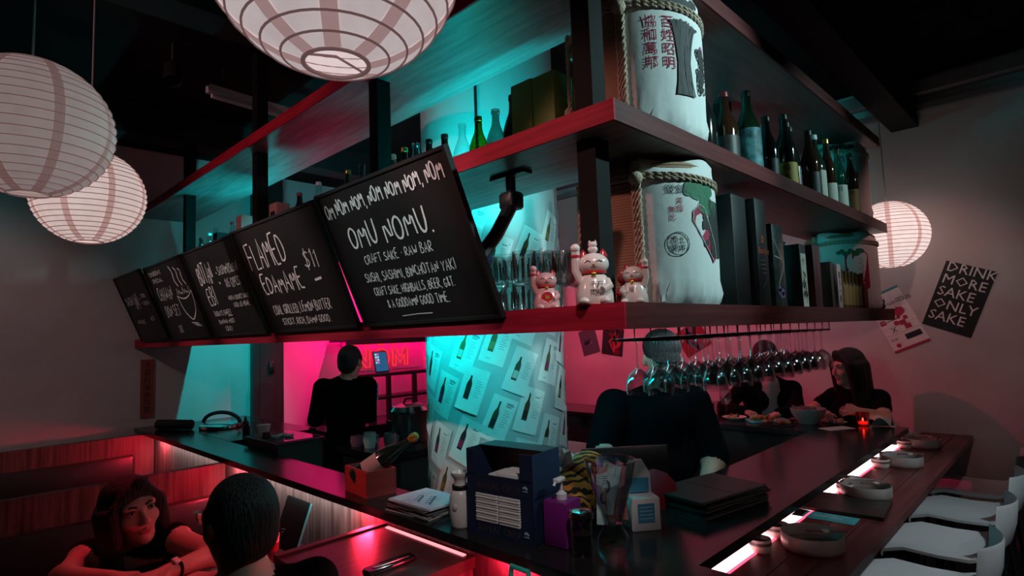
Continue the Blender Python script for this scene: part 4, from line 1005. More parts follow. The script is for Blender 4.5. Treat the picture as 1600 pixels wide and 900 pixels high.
# booklets
for k in range(6):
    t = thing('booklet', ['lowest booklet of the pile on the bar','second lowest booklet of the pile on the bar','third booklet from bottom of bar pile','fourth booklet from bottom of bar pile','second booklet from top of bar pile','top booklet of bar pile with blue-white printed cover'][k], 'booklet',
        (1.262+.004*(k%3),1.70-.006*(k%2),ZB+k*.0062), math.radians([4,-3,7,1,-5,2][k]), 'booklets piled on the bar')
    MB().box(-.085,-.115,.0008,.085,.115,.0052).build('pages', PAPER if k in (0,5) else M('grey_pages', (.25,.25,.26), .7), t)
    MB().box(-.086,-.116,0,.086,.116,.0008).box(-.086,-.116,.0052,.086,.116,.006).build('cover', [BLKC,CREAMC,BLKC,BLKC,MARC,M('pale_blue_cover', (.45,.45,.60), .4, noise=18, col2=(.65,.65,.70))][k], t)
    if k == 5:
        g = MB(); f = lambda u, v, z=0: (u, v, .0064)
        for i in range(7): ribbon(g, [(-.05+.02*(i%4),-.07+.03*i/2),(-.03+.02*(i%4),-.05+.03*i/2),(-.045+.02*(i%4),-.04+.03*i/2)], .010, 0, f)
        g.build('cover_print', M('navy_print', (.08,.09,.2), .6), t, smooth=0)
# sake flask
t = thing('sake_flask', 'white ceramic flask with dark neck band beside the napkin boxes', 'flask', (1.225,1.462,ZB))
MB().lathe([(0,0),(.030,0),(.034,.006),(.036,.05),(.035,.09),(.030,.108),(.024,.114)],24).build('body', WHITE, t)
MB().lathe([(.0245,.113),(.0265,.116),(.0265,.126),(.0245,.129)],24).build('neck_band', BLKCAP, t)
MB().lathe([(.020,.128),(.018,.138),(.022,.150),(.030,.160),(.031,.168),(.027,.168),(.016,.150),(0,.148)],24).build('cup_lid', WHITE, t)
MB().ell((-.033,-.010,.065),(.006,.010,.012),10,6).build('thumb_dent', M('dent_shade_ceramic', (.60,.60,.60), .3), t)
MB().tube([(.0,.034,.10),(.005,.055,.07),(.004,.060,.03),(0,.045,.004)], .004, 6).build('cord', ROPE, t)
# napkin boxes
NAVY = M('navy_card', (.012,.030,.075), .5, noise=10, col2=(.009,.022,.055)); KRAFT = M('kraft_inside', (.16,.08,.06), .8); BRONZE = M('bronze_print', (.10,.065,.06), .5)
def napkin_box(z, label, full):
    t = thing('napkin_box', label, 'napkin box', (1.288,1.285,z), math.radians(6), 'navy napkin dispenser boxes')
    X, Y, Hh = .070, .126, .125
    MB().box(-X,-Y,0,X,Y,.003).build('base', NAVY, t)
    MB().box(X-.003,-Y,.003,X,Y,Hh).build('back_panel', NAVY, t)
    for q in (-1,1): MB().box(-X,q*Y-.0015,.003,X-.003,q*Y+.0015,Hh).build('side_panel', NAVY, t)
    fr = MB()
    cut = (.030,Hh) if full else (.055,Hh-.004)
    fr.box(-X,-Y,.003,-X+.003,Y,.045 if full else .052); fr.box(-X,-Y,.045,-X+.003,-Y+.045,Hh); fr.box(-X,Y-.03,.045,-X+.003,Y,Hh)
    fr.build('front_panel', NAVY, t)
    if full: MB().box(-X,-Y,Hh,X,Y,Hh+.002).build('lid_panel', NAVY, t)
    else: MB().box(-X+.06,-Y,Hh,X,Y,Hh+.002).build('lid_panel', NAVY, t); MB().box(X-.006,-Y+.005,.004,X-.0035,Y-.005,Hh-.002).build('kraft_lining', KRAFT, t)
    if full:
        for q, (y0,y1) in enumerate([(-.078,.003),(.006,.094)]):
            for k in range(11):
                MB().rbox(-X-.002-.0015*(k%2),y0,.040+k*.0076,X-.02,y1,.040+k*.0076+.0068,.003,1).build('napkin', PAPER, t)
    else:
        for k in range(2): MB().rbox(-X+.02,-.03-.05*k,.005,X-.02,.06-.03*k,.05+.008*k,.004,1).build('napkin', PAPER, t)
    g = MB(); f = lambda u, v, z=0: (-X-.0012, -u, v); typeset(g, 'ROYAL CRISP', f, -.085, .012, .028); g.build('box_lettering', BRONZE, t, smooth=0)
    g = MB(); ribbon(g, [(.092,.030),(.100,.034),(.108,.028)], .008, 0, f); ribbon(g, [(.090,.022),(.110,.022)], .003, 0, f); g.build('small_emblem', M('pale_blue_print', (.4,.6,.7), .5), t, smooth=0)
napkin_box(ZB, 'lower navy napkin box full of white napkins', True)
napkin_box(ZB+.1275, 'upper navy napkin box, nearly empty with brown inside', False)
# soap dispenser
t = thing('soap_dispenser', 'purple square dispenser with white pump beside the napkin boxes', 'dispenser', (1.305,1.108,ZB), math.radians(6))
MB().rbox(-.040,-.040,0,.040,.040,.125,.006).build('bottle', M('purple_plastic', (.20,.015,.19), .35), t)
MB().lathe([(.016,.125),(.016,.140),(.010,.144),(.007,.150)],16).build('pump_collar', WHITECAP, t)
b = MB(); b.tube([(0,0,.145),(0,0,.178)],.0045,8); b.rbox(-.030,-.009,.174,.012,.009,.186,.004); b.tube([(-.028,0,.178),(-.038,0,.168)],.004,8); b.build('pump_head', WHITECAP, t)
# glass candle jar
t = thing('glass_jar', 'small clear glass jar with steel rim before purple dispenser', 'jar', (1.275,1.018,ZB))
MB().lathe([(0,0),(.028,0),(.030,.004),(.030,.088),(.026,.092)],22).build('jar', GLASS, t, smooth=50)
MB().lathe([(.026,.090),(.034,.094),(.035,.106),(.030,.116),(.018,.120),(0,.120)],20).build('steel_lid', STEEL, t)
MB().lathe([(0,.003),(.026,.003),(.026,.055),(0,.056)],18).build('dark_filling', M('dark_liquid', (.01,.012,.012), .1), t)
# tall beer glass stuffed with banknotes
t = thing('beer_glass', 'tall flared beer glass serving as tip jar on the bar', 'glass', (1.39,.995,ZB))
MB().lathe([(0,.0),(.046,.0),(.048,.008),(.044,.022),(.030,.045),(.028,.060)],28).build('foot', GLASS, t, smooth=50)
MB().lathe([(0,.056),(.028,.058),(.038,.10),(.057,.16),(.074,.235),(.073,.235),(.055,.16),(.036,.10),(.026,.062)],28).build('bowl', GLASS, t, smooth=50)
NOTE = [M('cyan_lit_banknote', (.66,.84,.84), .7, noise=40, col2=(.40,.62,.65)), M('red_banknote', (.75,.34,.33), .7, noise=40, col2=(.38,.13,.14)), M('violet_banknote', (.40,.33,.50), .7, noise=40, col2=(.26,.22,.38))]  # cyan light on the teal notes is put into their colour
for k, (a, tilt_, lift, mi, lab, dark) in enumerate([(2.2,.10,.055,0,'teal-lit banknote at left inside the beer glass',0),(.6,-.10,.065,1,'red banknote at right inside the beer glass',1),(1.3,-.02,.080,2,'violet banknote in middle of the beer glass',1),(-.6,.14,.075,1,'folded red banknote standing at back of the beer glass',1),(2.9,.18,.085,0,'pale banknote leaning out of the beer glass',0)]):
    fx = math.atan2(-.99,-1.40)
    cx, cy = .018*math.cos(fx+(-1 if k in (0,4) else 1)*1.3), .018*math.sin(fx+(-1 if k in (0,4) else 1)*1.3)
    if k in (3,): cx, cy = -.02*math.cos(fx), -.02*math.sin(fx)
    if k == 2: cx, cy = .004, .004
    tt = thing('banknote', lab, 'banknote', (1.39+cx,.995+cy,ZB+lift), (0,tilt_,fx+PI/2), 'banknotes in the tip glass')
    n = 8; vs = []; fs = []; hw = .036 if k < 3 else .026
    for j in range(2):
        for i in range(n+1):
            u = -hw+2*hw*i/n; vs.append((u*(.75 if j == 0 else 1), .010*math.sin(u*60+k), .0 if j == 0 else .150+.012*math.sin(u*40+k)))
    for i in range(n): fs.append((i,i+1,n+2+i,n+1+i))
    MB().add(vs,fs).build('note_paper', NOTE[mi], tt, smooth=60)
    g = MB(); f = lambda u, v, z=0: (u, .010*math.sin(u*60+k)-.0015, v)
    for side in (-1,1):
        f2 = lambda u, v, z=0: (u, .010*math.sin(u*60+k)+side*.0012, v)
        ribbon(g, [(-.010+.009*math.cos(q), .075+.016*math.sin(q)) for q in [2*PI*i/10 for i in range(11)]], .008, 0, f2)
        for i in range(5): ribbon(g, [(-.018,.11+.006*i),(.012,.11+.006*i)], .0022, 0, f2)
    g.build('note_portrait', M('note_ink_%d' % mi, tuple(c*.35 for c in [(.25,.42,.45),(.38,.13,.14),(.26,.22,.38)][mi]), .7), tt, smooth=0)
# white card holder with blue labels
t = thing('card_holder', 'white acrylic card holder with blue labels beside the beer glass', 'card holder', (1.56,1.005,ZB), math.radians(-38))
WPL = M('white_plastic', (.72,.73,.72), .35); BLUEL = M('blue_label', (.05,.28,.45), .5)
MB().rbox(-.045,-.035,0,.045,.035,.095,.004).build('front_pocket', WPL, t)
b = MB(); b.prism([(-.045,0),(.045,0),(.045,.15),(.02,.195),(-.02,.195),(-.045,.15)], 0, .004)
for i, v in enumerate(b.v): b.v[i] = (v[0], .036+v[2]+.02*v[1], v[1])
b.build('back_panel', WPL, t)
MB().box(-.026,-.0365,.025,.026,-.0352,.080).build('front_label', BLUEL, t); MB().box(-.034,.024,.098,.034,.034,.140).build('back_card', BLUEL, t)
g = MB()
for k in range(4): ribbon(g, [(-.020,.070-.011*k),(.020,.070-.011*k)], .003, 0, lambda u, v, z=0: (u,-.0372,v))
g.build('label_print', M('pale_blue_print', ()), t, smooth=0)
# tiger-striped plush with tissue, red cap, screen
TIG = bpy.data.materials.new('tiger_fabric'); TIG.use_nodes = True; nt = TIG.node_tree; b = nt.nodes['Principled BSDF']; b.inputs['Roughness'].default_value = .85
tc = nt.nodes.new('ShaderNodeTexCoord'); wv = nt.nodes.new('ShaderNodeTexWave'); wv.inputs['Scale'].default_value = 16; wv.inputs['Distortion'].default_value = 5; wv.inputs['Detail'].default_value = 2; wv.inputs['Detail Scale'].default_value = 1.6
wv.bands_direction = 'DIAGONAL'
cr = nt.nodes.new('ShaderNodeValToRGB'); cr.color_ramp.elements[0].position = .34; cr.color_ramp.elements[0].color = (.012,.008,.006,1); cr.color_ramp.elements[1].position = .44; cr.color_ramp.elements[1].color = (.55,.20,.03,1)
nt.links.new(tc.outputs['Object'], wv.inputs['Vector']); nt.links.new(wv.outputs['Fac'], cr.inputs[0]); nt.links.new(cr.outputs[0], b.inputs['Base Color'])
t = thing('plush_tiger', 'orange tiger-striped plush behind the beer glass', 'plush toy', (1.515,1.215,ZB))
b = MB(); b.ell((0,0,.085),(.095,.075,.085),24,14); b.ell((.03,-.02,.15),(.075,.06,.06),20,12); b.build('body', TIG, t)
MB().ell((-.06,-.045,.05),(.045,.04,.05),14,10).build('paw', TIG, t); MB().ell((.07,-.06,.05),(.045,.04,.05),14,10).build('paw', TIG, t)
MB().box(-.14,-.08,-.001,.14,.10,.0).build('cloth', BLACKMATTE, t)
t = thing('paper_tissue', 'crumpled white tissue tucked on the tiger plush', 'tissue', (1.475,1.245,ZB+.172))
rr = random.Random(6); b = MB(); vs = []; fs = []; n = 9
for j in range(n):
    for i in range(n): vs.append(((i/8-.5)*.10+rr.uniform(-.01,.01), (j/8-.5)*.08+rr.uniform(-.01,.01), rr.uniform(0,.04)+.03*math.sin(i*.8)))
for j in range(n-1):
    for i in range(n-1): a = j*n+i; fs.append((a,a+1,a+n+1,a+n))
b.add(vs,fs).build('crumpled_sheet', PAPER, t, smooth=0)
t = thing('baseball_cap', 'red cap with white stripes lying behind the card holder', 'cap', (1.80,1.135-.03,ZB), math.radians(30))
REDF = M('red_fabric', (.30,.01,.03), .8)
MB().lathe([(.082,0),(.083,.03),(.072,.07),(.045,.10),(.012,.113),(0,.114)],24).build('crown', REDF, t)
b = MB(); b.prism([(.07*math.cos(a),.07*math.sin(a)-.02) for a in [PI+PI*i/8 for i in range(9)]] + [(.075*math.cos(a)*1.0,-.07+.075*math.sin(a)) for a in [2*PI-PI*i/8 for i in range(9)]], .002, .007); b.build('brim', REDF, t)
g = MB(); f = lambda u, v, z=0: ((.0845-.25*max(0,v-.03)**1.2)*math.cos(u/.08-2.0), (.0845-.25*max(0,v-.03)**1.2)*math.sin(u/.08-2.0), v)
for k in range(3): ribbon(g, [(-.02+.022*k,.02),(-.012+.022*k,.05)], .008, 0, f)
g.build('white_stripes', WHITECAP, t, smooth=0)
t = thing('order_screen', 'black order screen on a stand in front of the bar tender', 'screen', (1.80,1.22,ZB-.06), math.radians(-40))
MB().rbox(-.16,-.008,.07,.16,.008,.24,.005).build('panel', BLACKPL, t); MB().box(-.02,.008,0,.02,.03,.16).build('stand', BLACKPL, t); MB().box(-.09,-.05,-.02,.09,.07,0).build('foot', BLACKPL, t)
# pile of menu folders
MENU = M('teal_black_folder', (.035,.045,.045), .45, noise=9, col2=(.025,.032,.033))
for k in range(6):
    t = thing('menu_folder', ['lowest folder','second lowest folder','third folder from the bottom','fourth folder from the bottom','second folder from the top','top folder, with a fold line,'][k]+' of the dark menu pile on bar', 'menu',
      (1.925+.006*((k*3)%5-2),.965+.004*((k*2)%3-1),ZB+k*.0092), math.radians(-12+[1,-2,2,0,-1.5,.5][k]), 'dark menu folders piled on the bar')
    MB().box(-.172,-.112,0,.172,.112,.0015).box(-.172,-.112,.0065,.172,.112,.008).box(-.172,-.112,.0015,-.169,.112,.0065).build('cover', MENU, t)
    MB().box(-.166,-.108,.0017,.168,.108,.0063).build('pages', M('grey_pages', ()), t)
    if k == 5: MB().box(-.004,-.112,.008,.0,.112,.0086).build('fold_line', BLKC, t)

# ------------------------------------------------------------------ place settings on the guest counter (z .965)
ZC = .9655
def serving_bowl(loc, R, label):
    t = thing('shallow_bowl', label, 'bowl', loc, 0, 'shallow stoneware bowls on the guest counter')
    MB().lathe([(0,0),(R*.90,0),(R*.98,.008),(R,.018),(R,.049),(R*.985,.052),(R*.955,.049),(R*.94,.018),(0,.014)],40).build('bowl', GREYCER, t, smooth=40)
    MB().lathe([(0,.0155),(R*.935,.0185)],32).build('dark_glaze', M('dark_glaze', (.11,.09,.085), .35), t)
    a = -.9
    b = MB(); b.M = Matrix.Rotation(a,4,'Z')
    b.box(-R*.15,-.008,.0525,R*1.15,.008,.056); b.build('paper_sleeve', M('red_brown_sleeve', (.20,.07,.06), .6), t)
    b = MB(); b.M = Matrix.Rotation(a,4,'Z'); b.box(R*.35,-.010,.052,R*.55,.010,.057); b.build('sleeve_band', M('pale_pink_band', (.65,.5,.5), .6), t)
    return t
serving_bowl((2.015,.672,ZC),.092,'largest-looking stoneware bowl, nearest on the guest counter')
serving_bowl((2.735,.690,ZC),.094,'second nearest stoneware bowl, beside the black serving board')
serving_bowl((3.42,.695,ZC),.092,'third stoneware bowl along the guest counter')
serving_bowl((3.97,.700,ZC),.092,'farthest stoneware bowl by the right wall')
def sauce(loc, R, label, lidded):
    t = thing('sauce_dish', label, 'dish', loc, 0, 'small sauce dishes by the LED joint')
    MB().lathe([(0,0),(R*.84,0),(R*.93,.006),(R,.034),(R*.98,.040),(R*.92,.036),(R*.8,.012),(0,.010)],28).build('dish', M('pale_ceramic', (.60,.54,.50), .3), t)
    MB().lathe([(R*.985,.022),(R*1.012,.0225),(R*1.020,.031),(R*.99,.0315)],28).build('dark_band', M('dark_glaze', ()), t)
    MB().lathe([(0,.027),(R*.88,.028)],24).build('sauce', M('soy_sauce', (.015,.01,.008), .05), t)
for (x,y,R,lab) in [(1.895,.790,.034,'sauce dish nearest the camera beside the glowing strip'),(2.065,.800,.040,'wider sauce dish touching the nearest stoneware bowl'),(2.745,.770,.032,'small sauce dish at corner of the serving board'),
    (2.865,.770,.040,'wider sauce dish behind the second stoneware bowl'),(3.33,.765,.040,'sauce dish left of the third stoneware bowl'),(3.90,.770,.038,'farthest sauce dish before the wall'),(4.05,.800,.034,'tiny far dish at the counter end')]:
    sauce((x,y,ZC),R,lab,True)
BRD = M('black_stained_wood', (.022,.018,.018), .4, noise=6, stretch=(8,.6,1), col2=(.012,.010,.010))
t = thing('serving_board', 'black wooden serving board laid across the guest counter', 'board', (2.545,.730,ZC), math.radians(5))
for k in range(3): MB().box(-.125+.0835*k,-.155,0,-.125+.0835*k+.082,.155,.013).build('plank', BRD, t)
t = thing('paper_flyer', 'teal printed narrow flyer lying before the serving board', 'flyer', (2.365,.738,ZC), math.radians(2))
MB().box(-.045,-.105,0,.045,.105,.0012).build('paper', M('teal_flyer', (.10,.55,.60), .5, noise=20, col2=(.06,.42,.47)), t)
MB().box(-.045,.070,.0013,.045,.105,.0016).build('black_end', BLKC, t)
g = MB()
f = lambda u, v, z=0: (-v, u, .0016)
chalk(g, 'SAKE HOUR', -.06, -.01, .02, .10, .003, f=f); chalk(g, 'ALL NIGHT', -.07, -.035, .012, .08, .002, f=f)
g.build('flyer_lettering', M('pale_cyan_print', (.55,.8,.8), .6), t, smooth=0)

# ------------------------------------------------------------------ white shell bar chairs
SHELL = M('white_shell_plastic', (.62,.66,.68), .32, noise=5, col2=(.54,.58,.60))
def bar_chair(loc, rot, label, group='white shell bar chairs'):
    t = thing('bar_chair', label, 'chair', loc, rot, group)
    prof = [(.20,.700),(.195,.722),(.12,.722),(0,.716),(-.10,.720),(-.17,.745),(-.215,.80),(-.235,.87),(-.245,.95)]
    n = 10; vs = []; fs = []
    for j, (y, z) in enumerate(prof):
        wd = .205 if j < 5 else .205-.012*(j-4)
        for i in range(n+1):
            s = -1+2*i/n; vs.append((s*wd, y + (.05*s*s if j > 5 else 0), z + (.022*s*s if 1 < j < 6 else 0)))
    m = len(vs); vs += [(x, y-.004, z-.012) for x, y, z in vs]
    for j in range(len(prof)-1):
        for i in range(n):
            a = j*(n+1)+i; q = (a,a+1,a+n+2,a+n+1); fs.append(q); fs.append(tuple(m+k for k in reversed(q)))
    ring = list(range(n+1)) + [j*(n+1)+n for j in range(1,len(prof))] + [(len(prof)-1)*(n+1)+n-i for i in range(1,n+1)] + [j*(n+1) for j in range(len(prof)-2,0,-1)]
    for a, b2 in zip(ring, ring[1:]+ring[:1]): fs.append((b2,a,m+a,m+b2))
    MB().add(vs,fs).build('seat_shell', SHELL, t, smooth=60)
    for sx_ in (-1,1):
        for sy_ in (-1,1):
            MB().tube([(sx_*.15,sy_*.13,.715),(sx_*.20,sy_*.19,0)], .010, 8).build('leg', BLACKMET, t)
    MB().tube([(-.185,-.172,.25),(.185,-.172,.25),(.185,.172,.25),(-.185,.172,.25)], .008, 8, True).build('foot_ring', BLACKMET, t)
    return t
c0 = bar_chair((2.52,.490,0), 0, 'nearest white bar chair at the guest counter')
dup(c0, (3.085,.490,0), 0, 'second white bar chair from the camera at the guest counter')
dup(c0, (3.64,.490,0), 0, 'third white bar chair along the guest counter')
dup(c0, (4.17,.50,0), 0, 'farthest white bar chair near the right wall')
t = thing('sneaker_tag', 'crumpled teal plastic bag on floor under a bar chair', 'plastic bag', (2.75,.15,0)); 
b = MB(); b.lathe([(0,0),(.07,.0),(.06,.10),(.03,.18),(.05,.22)],9).build('bag', M('teal_film', (.1,.5,.5), .25), t, smooth=0)
t['category'] = 'bag'; t.name = 'plastic_bag'; MATRICES['plastic_bag'] = Matrix.Translation((2.75,.15,0))

# ------------------------------------------------------------------ far bar: food and glasses (x 3.5 - 3.9)
def plate(loc, R, mat, label, name='plate', food=None, lift=.016, group=None):
    t = thing(name, label, 'plate', loc, 0, group)
    MB().lathe([(0,0),(R*.6,0),(R*.95,lift),(R,lift+.003),(R*.93,lift+.001),(R*.6,.006),(0,.005)],28).build('dish', mat, t)
    if food:
        rr = random.Random(int(loc[0]*100))
        for k in range(food[0]):
            a = rr.uniform(0,6.28); r = R*.6*math.sqrt(rr.random())
            MB().ell((r*math.cos(a), r*math.sin(a), .016+.01*rr.random()),(.018*rr.uniform(.6,1.2),.014,.012),8,6,Matrix.Rotation(a,4,'Z')).build('food_piece', rr.choice(food[1]), t)
    return t
FO = [M('food_tan', (.45,.28,.15), .6), M('food_red', (.38,.06,.03), .45), M('food_green', (.08,.14,.03), .6), M('food_orange', (.55,.20,.05), .5), M('food_brown', (.12,.05,.03), .5)]
plate((3.705,1.655,ZB),.075,WHITE,'round white plate on the far bar left of the teal dish',food=(5,[FO[0],FO[4]]))
t = thing('oblong_dish', 'oblong teal dish heaped with food on the far bar', 'dish', (3.735,1.46,ZB), .7)
MB().rbox(-.07,-.12,0,.07,.12,.012,.02).build('dish', M('teal_ceramic', (.12,.50,.50), .3), t)
rr = random.Random(12)
for k in range(16): MB().ell((rr.uniform(-.045,.045),rr.uniform(-.095,.095),.02+.012*rr.random()),(.02,.014,.013),8,6).build('food_piece', rr.choice(FO), t)
t = thing('food_pile', 'roasted seafood on the far bar before the teal dish', 'food', (3.625,1.36,ZB))
MB().rbox(-.05,-.09,0,.05,.09,.006,.02).build('board', BRD, t)
for k in range(9): MB().ell((rr.uniform(-.03,.03),rr.uniform(-.07,.07),.016+.008*rr.random()),(.022,.014,.012),8,6,Matrix.Rotation(k,4,'Z')).build('food_piece', FO[[1,3,0,1,3][k%5]], t)
t = thing('deep_bowl', 'large grey green bowl on the far bar', 'bowl', (3.80,1.235,ZB))
MB().lathe([(0,0),(.055,0),(.062,.01),(.092,.055),(.100,.085),(.096,.088),(.085,.055),(.055,.016),(0,.014)],32).build('bowl', M('celadon', (.30,.36,.34), .35), t)
for k in range(10): MB().ell((.06*math.cos(k*2.4)*math.sqrt(k/10),.06*math.sin(k*2.4)*math.sqrt(k/10),.078),(.02,.016,.014),8,6).build('food_piece', [FO[1],M('food_blue',(.06,.08,.25),.4),FO[2]][k%3], t)
plate((3.80,1.085,ZB),.06,GREYCER,'small dark plate of food before the long-haired woman',food=(6,[FO[0],FO[1]]))
stem_glass('wine_glass', 'wine glass standing on the far bar left of the plate', (3.78,1.74,ZB), UP, 'glasses on the far bar')
for (x,y,lab) in [(3.82,1.30,'short clear tumbler behind the grey green bowl'),(3.79,1.83,'short tumbler with red glow left of the wine glass')]:
    t = thing('tumbler', lab, 'glass', (x,y,ZB), 0, 'glasses on the far bar'); MB().lathe([(0,.004),(.028,.003),(.030,0),(.036,.10),(.035,.10),(.028,.010),(0,.010)],20).build('glass', GLASS, t, smooth=50)
for (x,y,lab) in [(3.845,.955,'red-glowing candle tumbler by the woman elbow'),(3.86,1.90,'red candle tumbler at left of the far bar')]:
    t = thing('candle_tumbler', lab, 'candle', (x,y,ZB), 0, 'red candle tumblers')
    MB().lathe([(0,.003),(.030,.003),(.036,.075),(.035,.075),(.028,.008),(0,.008)],18).build('glass', glass('red_glass',(.9,.25,.25),.1,.6), t, smooth=50)
    MB().lathe([(0,.009),(.024,.009),(.024,.022),(0,.022)],14).build('wax', M('glowing_wax',(.8,.2,.15),.5,emit=(1,.12,.08),strength=1.2), t)
    MB().ell((0,0,.034),(.004,.004,.010),8,6).build('flame', emis('candle_flame',(1,.35,.15),14), t)
t = thing('bill_paper', 'pale slip of paper lying on the bar before the far bar', 'paper', (3.665,1.045,ZB), -.55); MB().box(-.085,-.045,0,.085,.045,.002).build('slip', PAPER, t); MB().box(-.095,-.05,-.0003,.095,.05,.0).build('tray', BLKC, t)
t = thing('paper_napkin', 'crumpled white napkin by the woman elbow', 'napkin', (3.87,.86,ZB)); 
vs = []; fs = []
for j in range(7):
    for i in range(7): vs.append(((i/6-.5)*.11,(j/6-.5)*.10,.05*max(0,math.sin(i*.9+j*.5))+.004))
for j in range(6):
    for i in range(6): a = j*7+i; fs.append((a,a+1,a+8,a+7))
MB().add(vs,fs).build('sheet', PAPER, t, smooth=50)
# ------------------------------------------------------------------ people: one continuous surface grown round posed joints
def cap(a, b, ra, rb, k=.03, m=0): return ('c', np.array(a,float), np.array(b,float), ra, rb, k, m)
def eli(c, r, k=.03, m=0, rot=None): return ('e', np.array(c,float), np.array(r,float), (np.eye(3) if rot is None else np.array(rot)), 0, k, m)
def sub(c, r, k=.01, rot=None): return ('s', np.array(c,float), np.array(r,float), (np.eye(3) if rot is None else np.array(rot)), 0, k, 0)
def grow(prims, res):
    lo = np.full(3, 1e9); hi = -lo
    for p in prims:
        if p[0] == 's': continue
        if p[0] == 'c': r = max(p[3],p[4]); pts = (p[1]-r, p[1]+r, p[2]-r, p[2]+r)
        else: r = p[2].max(); pts = (p[1]-r, p[1]+r)
        for q in pts: lo = np.minimum(lo,q); hi = np.maximum(hi,q)
    lo -= res*4; hi += res*4; n = np.ceil((hi-lo)/res).astype(int)+1
    F = np.full(n, .3, np.float32)
    ax = [lo[i]+res*np.arange(n[i]) for i in range(3)]
    for p in prims:
        k = p[5]; pad = k+res*4
        if p[0] == 'c': r = max(p[3],p[4])+pad; a = np.minimum(p[1],p[2])-r; b = np.maximum(p[1],p[2])+r
        else: r = p[2].max()+pad; a = p[1]-r; b = p[1]+r
        i0 = np.clip(((a-lo)/res).astype(int),0,n-1); i1 = np.clip(np.ceil((b-lo)/res).astype(int)+1,1,n)
        sl = tuple(slice(i0[i],i1[i]) for i in range(3))
        X, Y, Z = np.meshgrid(ax[0][sl[0]],ax[1][sl[1]],ax[2][sl[2]], indexing='ij')
        if X.size == 0: continue
        if p[0] == 'c':
            d = p[2]-p[1]; L2 = max(d@d,1e-12); px, py, pz = X-p[1][0], Y-p[1][1], Z-p[1][2]
            t = np.clip((px*d[0]+py*d[1]+pz*d[2])/L2,0,1)
            D = np.sqrt((px-t*d[0])**2+(py-t*d[1])**2+(pz-t*d[2])**2)-(p[3]+(p[4]-p[3])*t)
        else:
            Rm = p[3]; px, py, pz = X-p[1][0], Y-p[1][1], Z-p[1][2]
            q = [(px*Rm[0,i]+py*Rm[1,i]+pz*Rm[2,i]) for i in range(3)]; rr_ = p[2]
            k0 = np.sqrt(sum((q[i]/rr_[i])**2 for i in range(3)))+1e-9; k1 = np.sqrt(sum((q[i]/rr_[i]**2)**2 for i in range(3)))+1e-9
            D = k0*(k0-1)/k1
        f = F[sl]
        if p[0] == 's':
            D = -D; h = np.maximum(k-np.abs(f-D),0)/k; F[sl] = np.maximum(f,D)+h*h*k*.25
        else:
            h = np.maximum(k-np.abs(f-D),0)/k; F[sl] = np.minimum(f,D)-h*h*k*.25
    S = F < 0
    c = np.zeros(tuple(n-1), np.int8)
    for dx in (0,1):
        for dy in (0,1):
            for dz in (0,1): c += S[dx:n[0]-1+dx, dy:n[1]-1+dy, dz:n[2]-1+dz]
    act = (c > 0) & (c < 8); idx = np.full(act.shape, -1, np.int64); ii = np.argwhere(act); idx[act] = np.arange(len(ii))
    corner = {}
    for dx in (0,1):
        for dy in (0,1):
            for dz in (0,1): corner[(dx,dy,dz)] = F[ii[:,0]+dx, ii[:,1]+dy, ii[:,2]+dz]
    acc = np.zeros((len(ii),3)); cnt_ = np.zeros(len(ii))
    for a in corner:
        for i in range(3):
            if a[i] == 0:
                b = list(a); b[i] = 1; fa, fb = corner[a], corner[tuple(b)]; cr_ = (fa < 0) != (fb < 0)
                t = np.where(cr_, fa/(fa-fb+1e-12), 0); P = np.zeros((len(ii),3)); P[:] = a; P[:,i] += t
                acc[cr_] += P[cr_]; cnt_[cr_] += 1
    V = lo + (ii + acc/cnt_[:,None])*res
    faces = []
    for i in range(3):
        j, k = (i+1)%3, (i+2)%3
        A = [slice(None)]*3; Bs = [slice(None)]*3; A[i] = slice(0,n[i]-1); Bs[i] = slice(1,n[i])
        s0, s1 = S[tuple(A)], S[tuple(Bs)]
        for flip in (False, True):
            e = np.argwhere((s0 & ~s1) if not flip else (~s0 & s1))
            e = e[(e[:,j] > 0) & (e[:,k] > 0) & (e[:,j] < n[j]-1) & (e[:,k] < n[k]-1)]
            def cell(dj, dk):
                q = e.copy(); q[:,j] -= dj; q[:,k] -= dk; return idx[q[:,0],q[:,1],q[:,2]]
            quad = [cell(1,1), cell(0,1), cell(0,0), cell(1,0)]
            if flip: quad = quad[::-1]
            faces.append(np.stack(quad,1))
    Fc = np.concatenate(faces); Fc = Fc[(Fc >= 0).all(1)]
    C = V[Fc].mean(1); best = np.full(len(C), 9.); mat = np.zeros(len(C), np.int8)
    for p in prims:
        if p[0] == 's': continue
        q = C-p[1]
        if p[0] == 'c':
            d = p[2]-p[1]; t = np.clip(q@d/max(d@d,1e-12),0,1); D = np.linalg.norm(q-t[:,None]*d,axis=1)-(p[3]+(p[4]-p[3])*t)
        else:
            q = q@p[3]; k0 = np.linalg.norm(q/p[2],axis=1)+1e-9; k1 = np.linalg.norm(q/p[2]**2,axis=1)+1e-9; D = k0*(k0-1)/k1
        w = D < best; best[w] = D[w]; mat[w] = p[6]
    return V, Fc, mat
def skin_mesh(name, prims, res, mats, parent):
    V, Fc, mt = grow(prims, res)
    I = np.array(MATRICES[parent.name].inverted()); V = V @ I[:3,:3].T + I[:3,3]
    me = bpy.data.meshes.new(name); me.from_pydata(V.tolist(), [], Fc.tolist())
    for m in mats: me.materials.append(m)
    me.polygons.foreach_set('material_index', mt.astype(int).tolist()); me.polygons.foreach_set('use_smooth', [True]*len(Fc)); me.update()
    o = bpy.data.objects.new(name, me); COL.objects.link(o); o.parent = parent; return o
def rotm(yaw, pitch=0, roll=0):
    return np.array((Matrix.Rotation(yaw,3,'Z') @ Matrix.Rotation(pitch,3,'X') @ Matrix.Rotation(roll,3,'Y')))
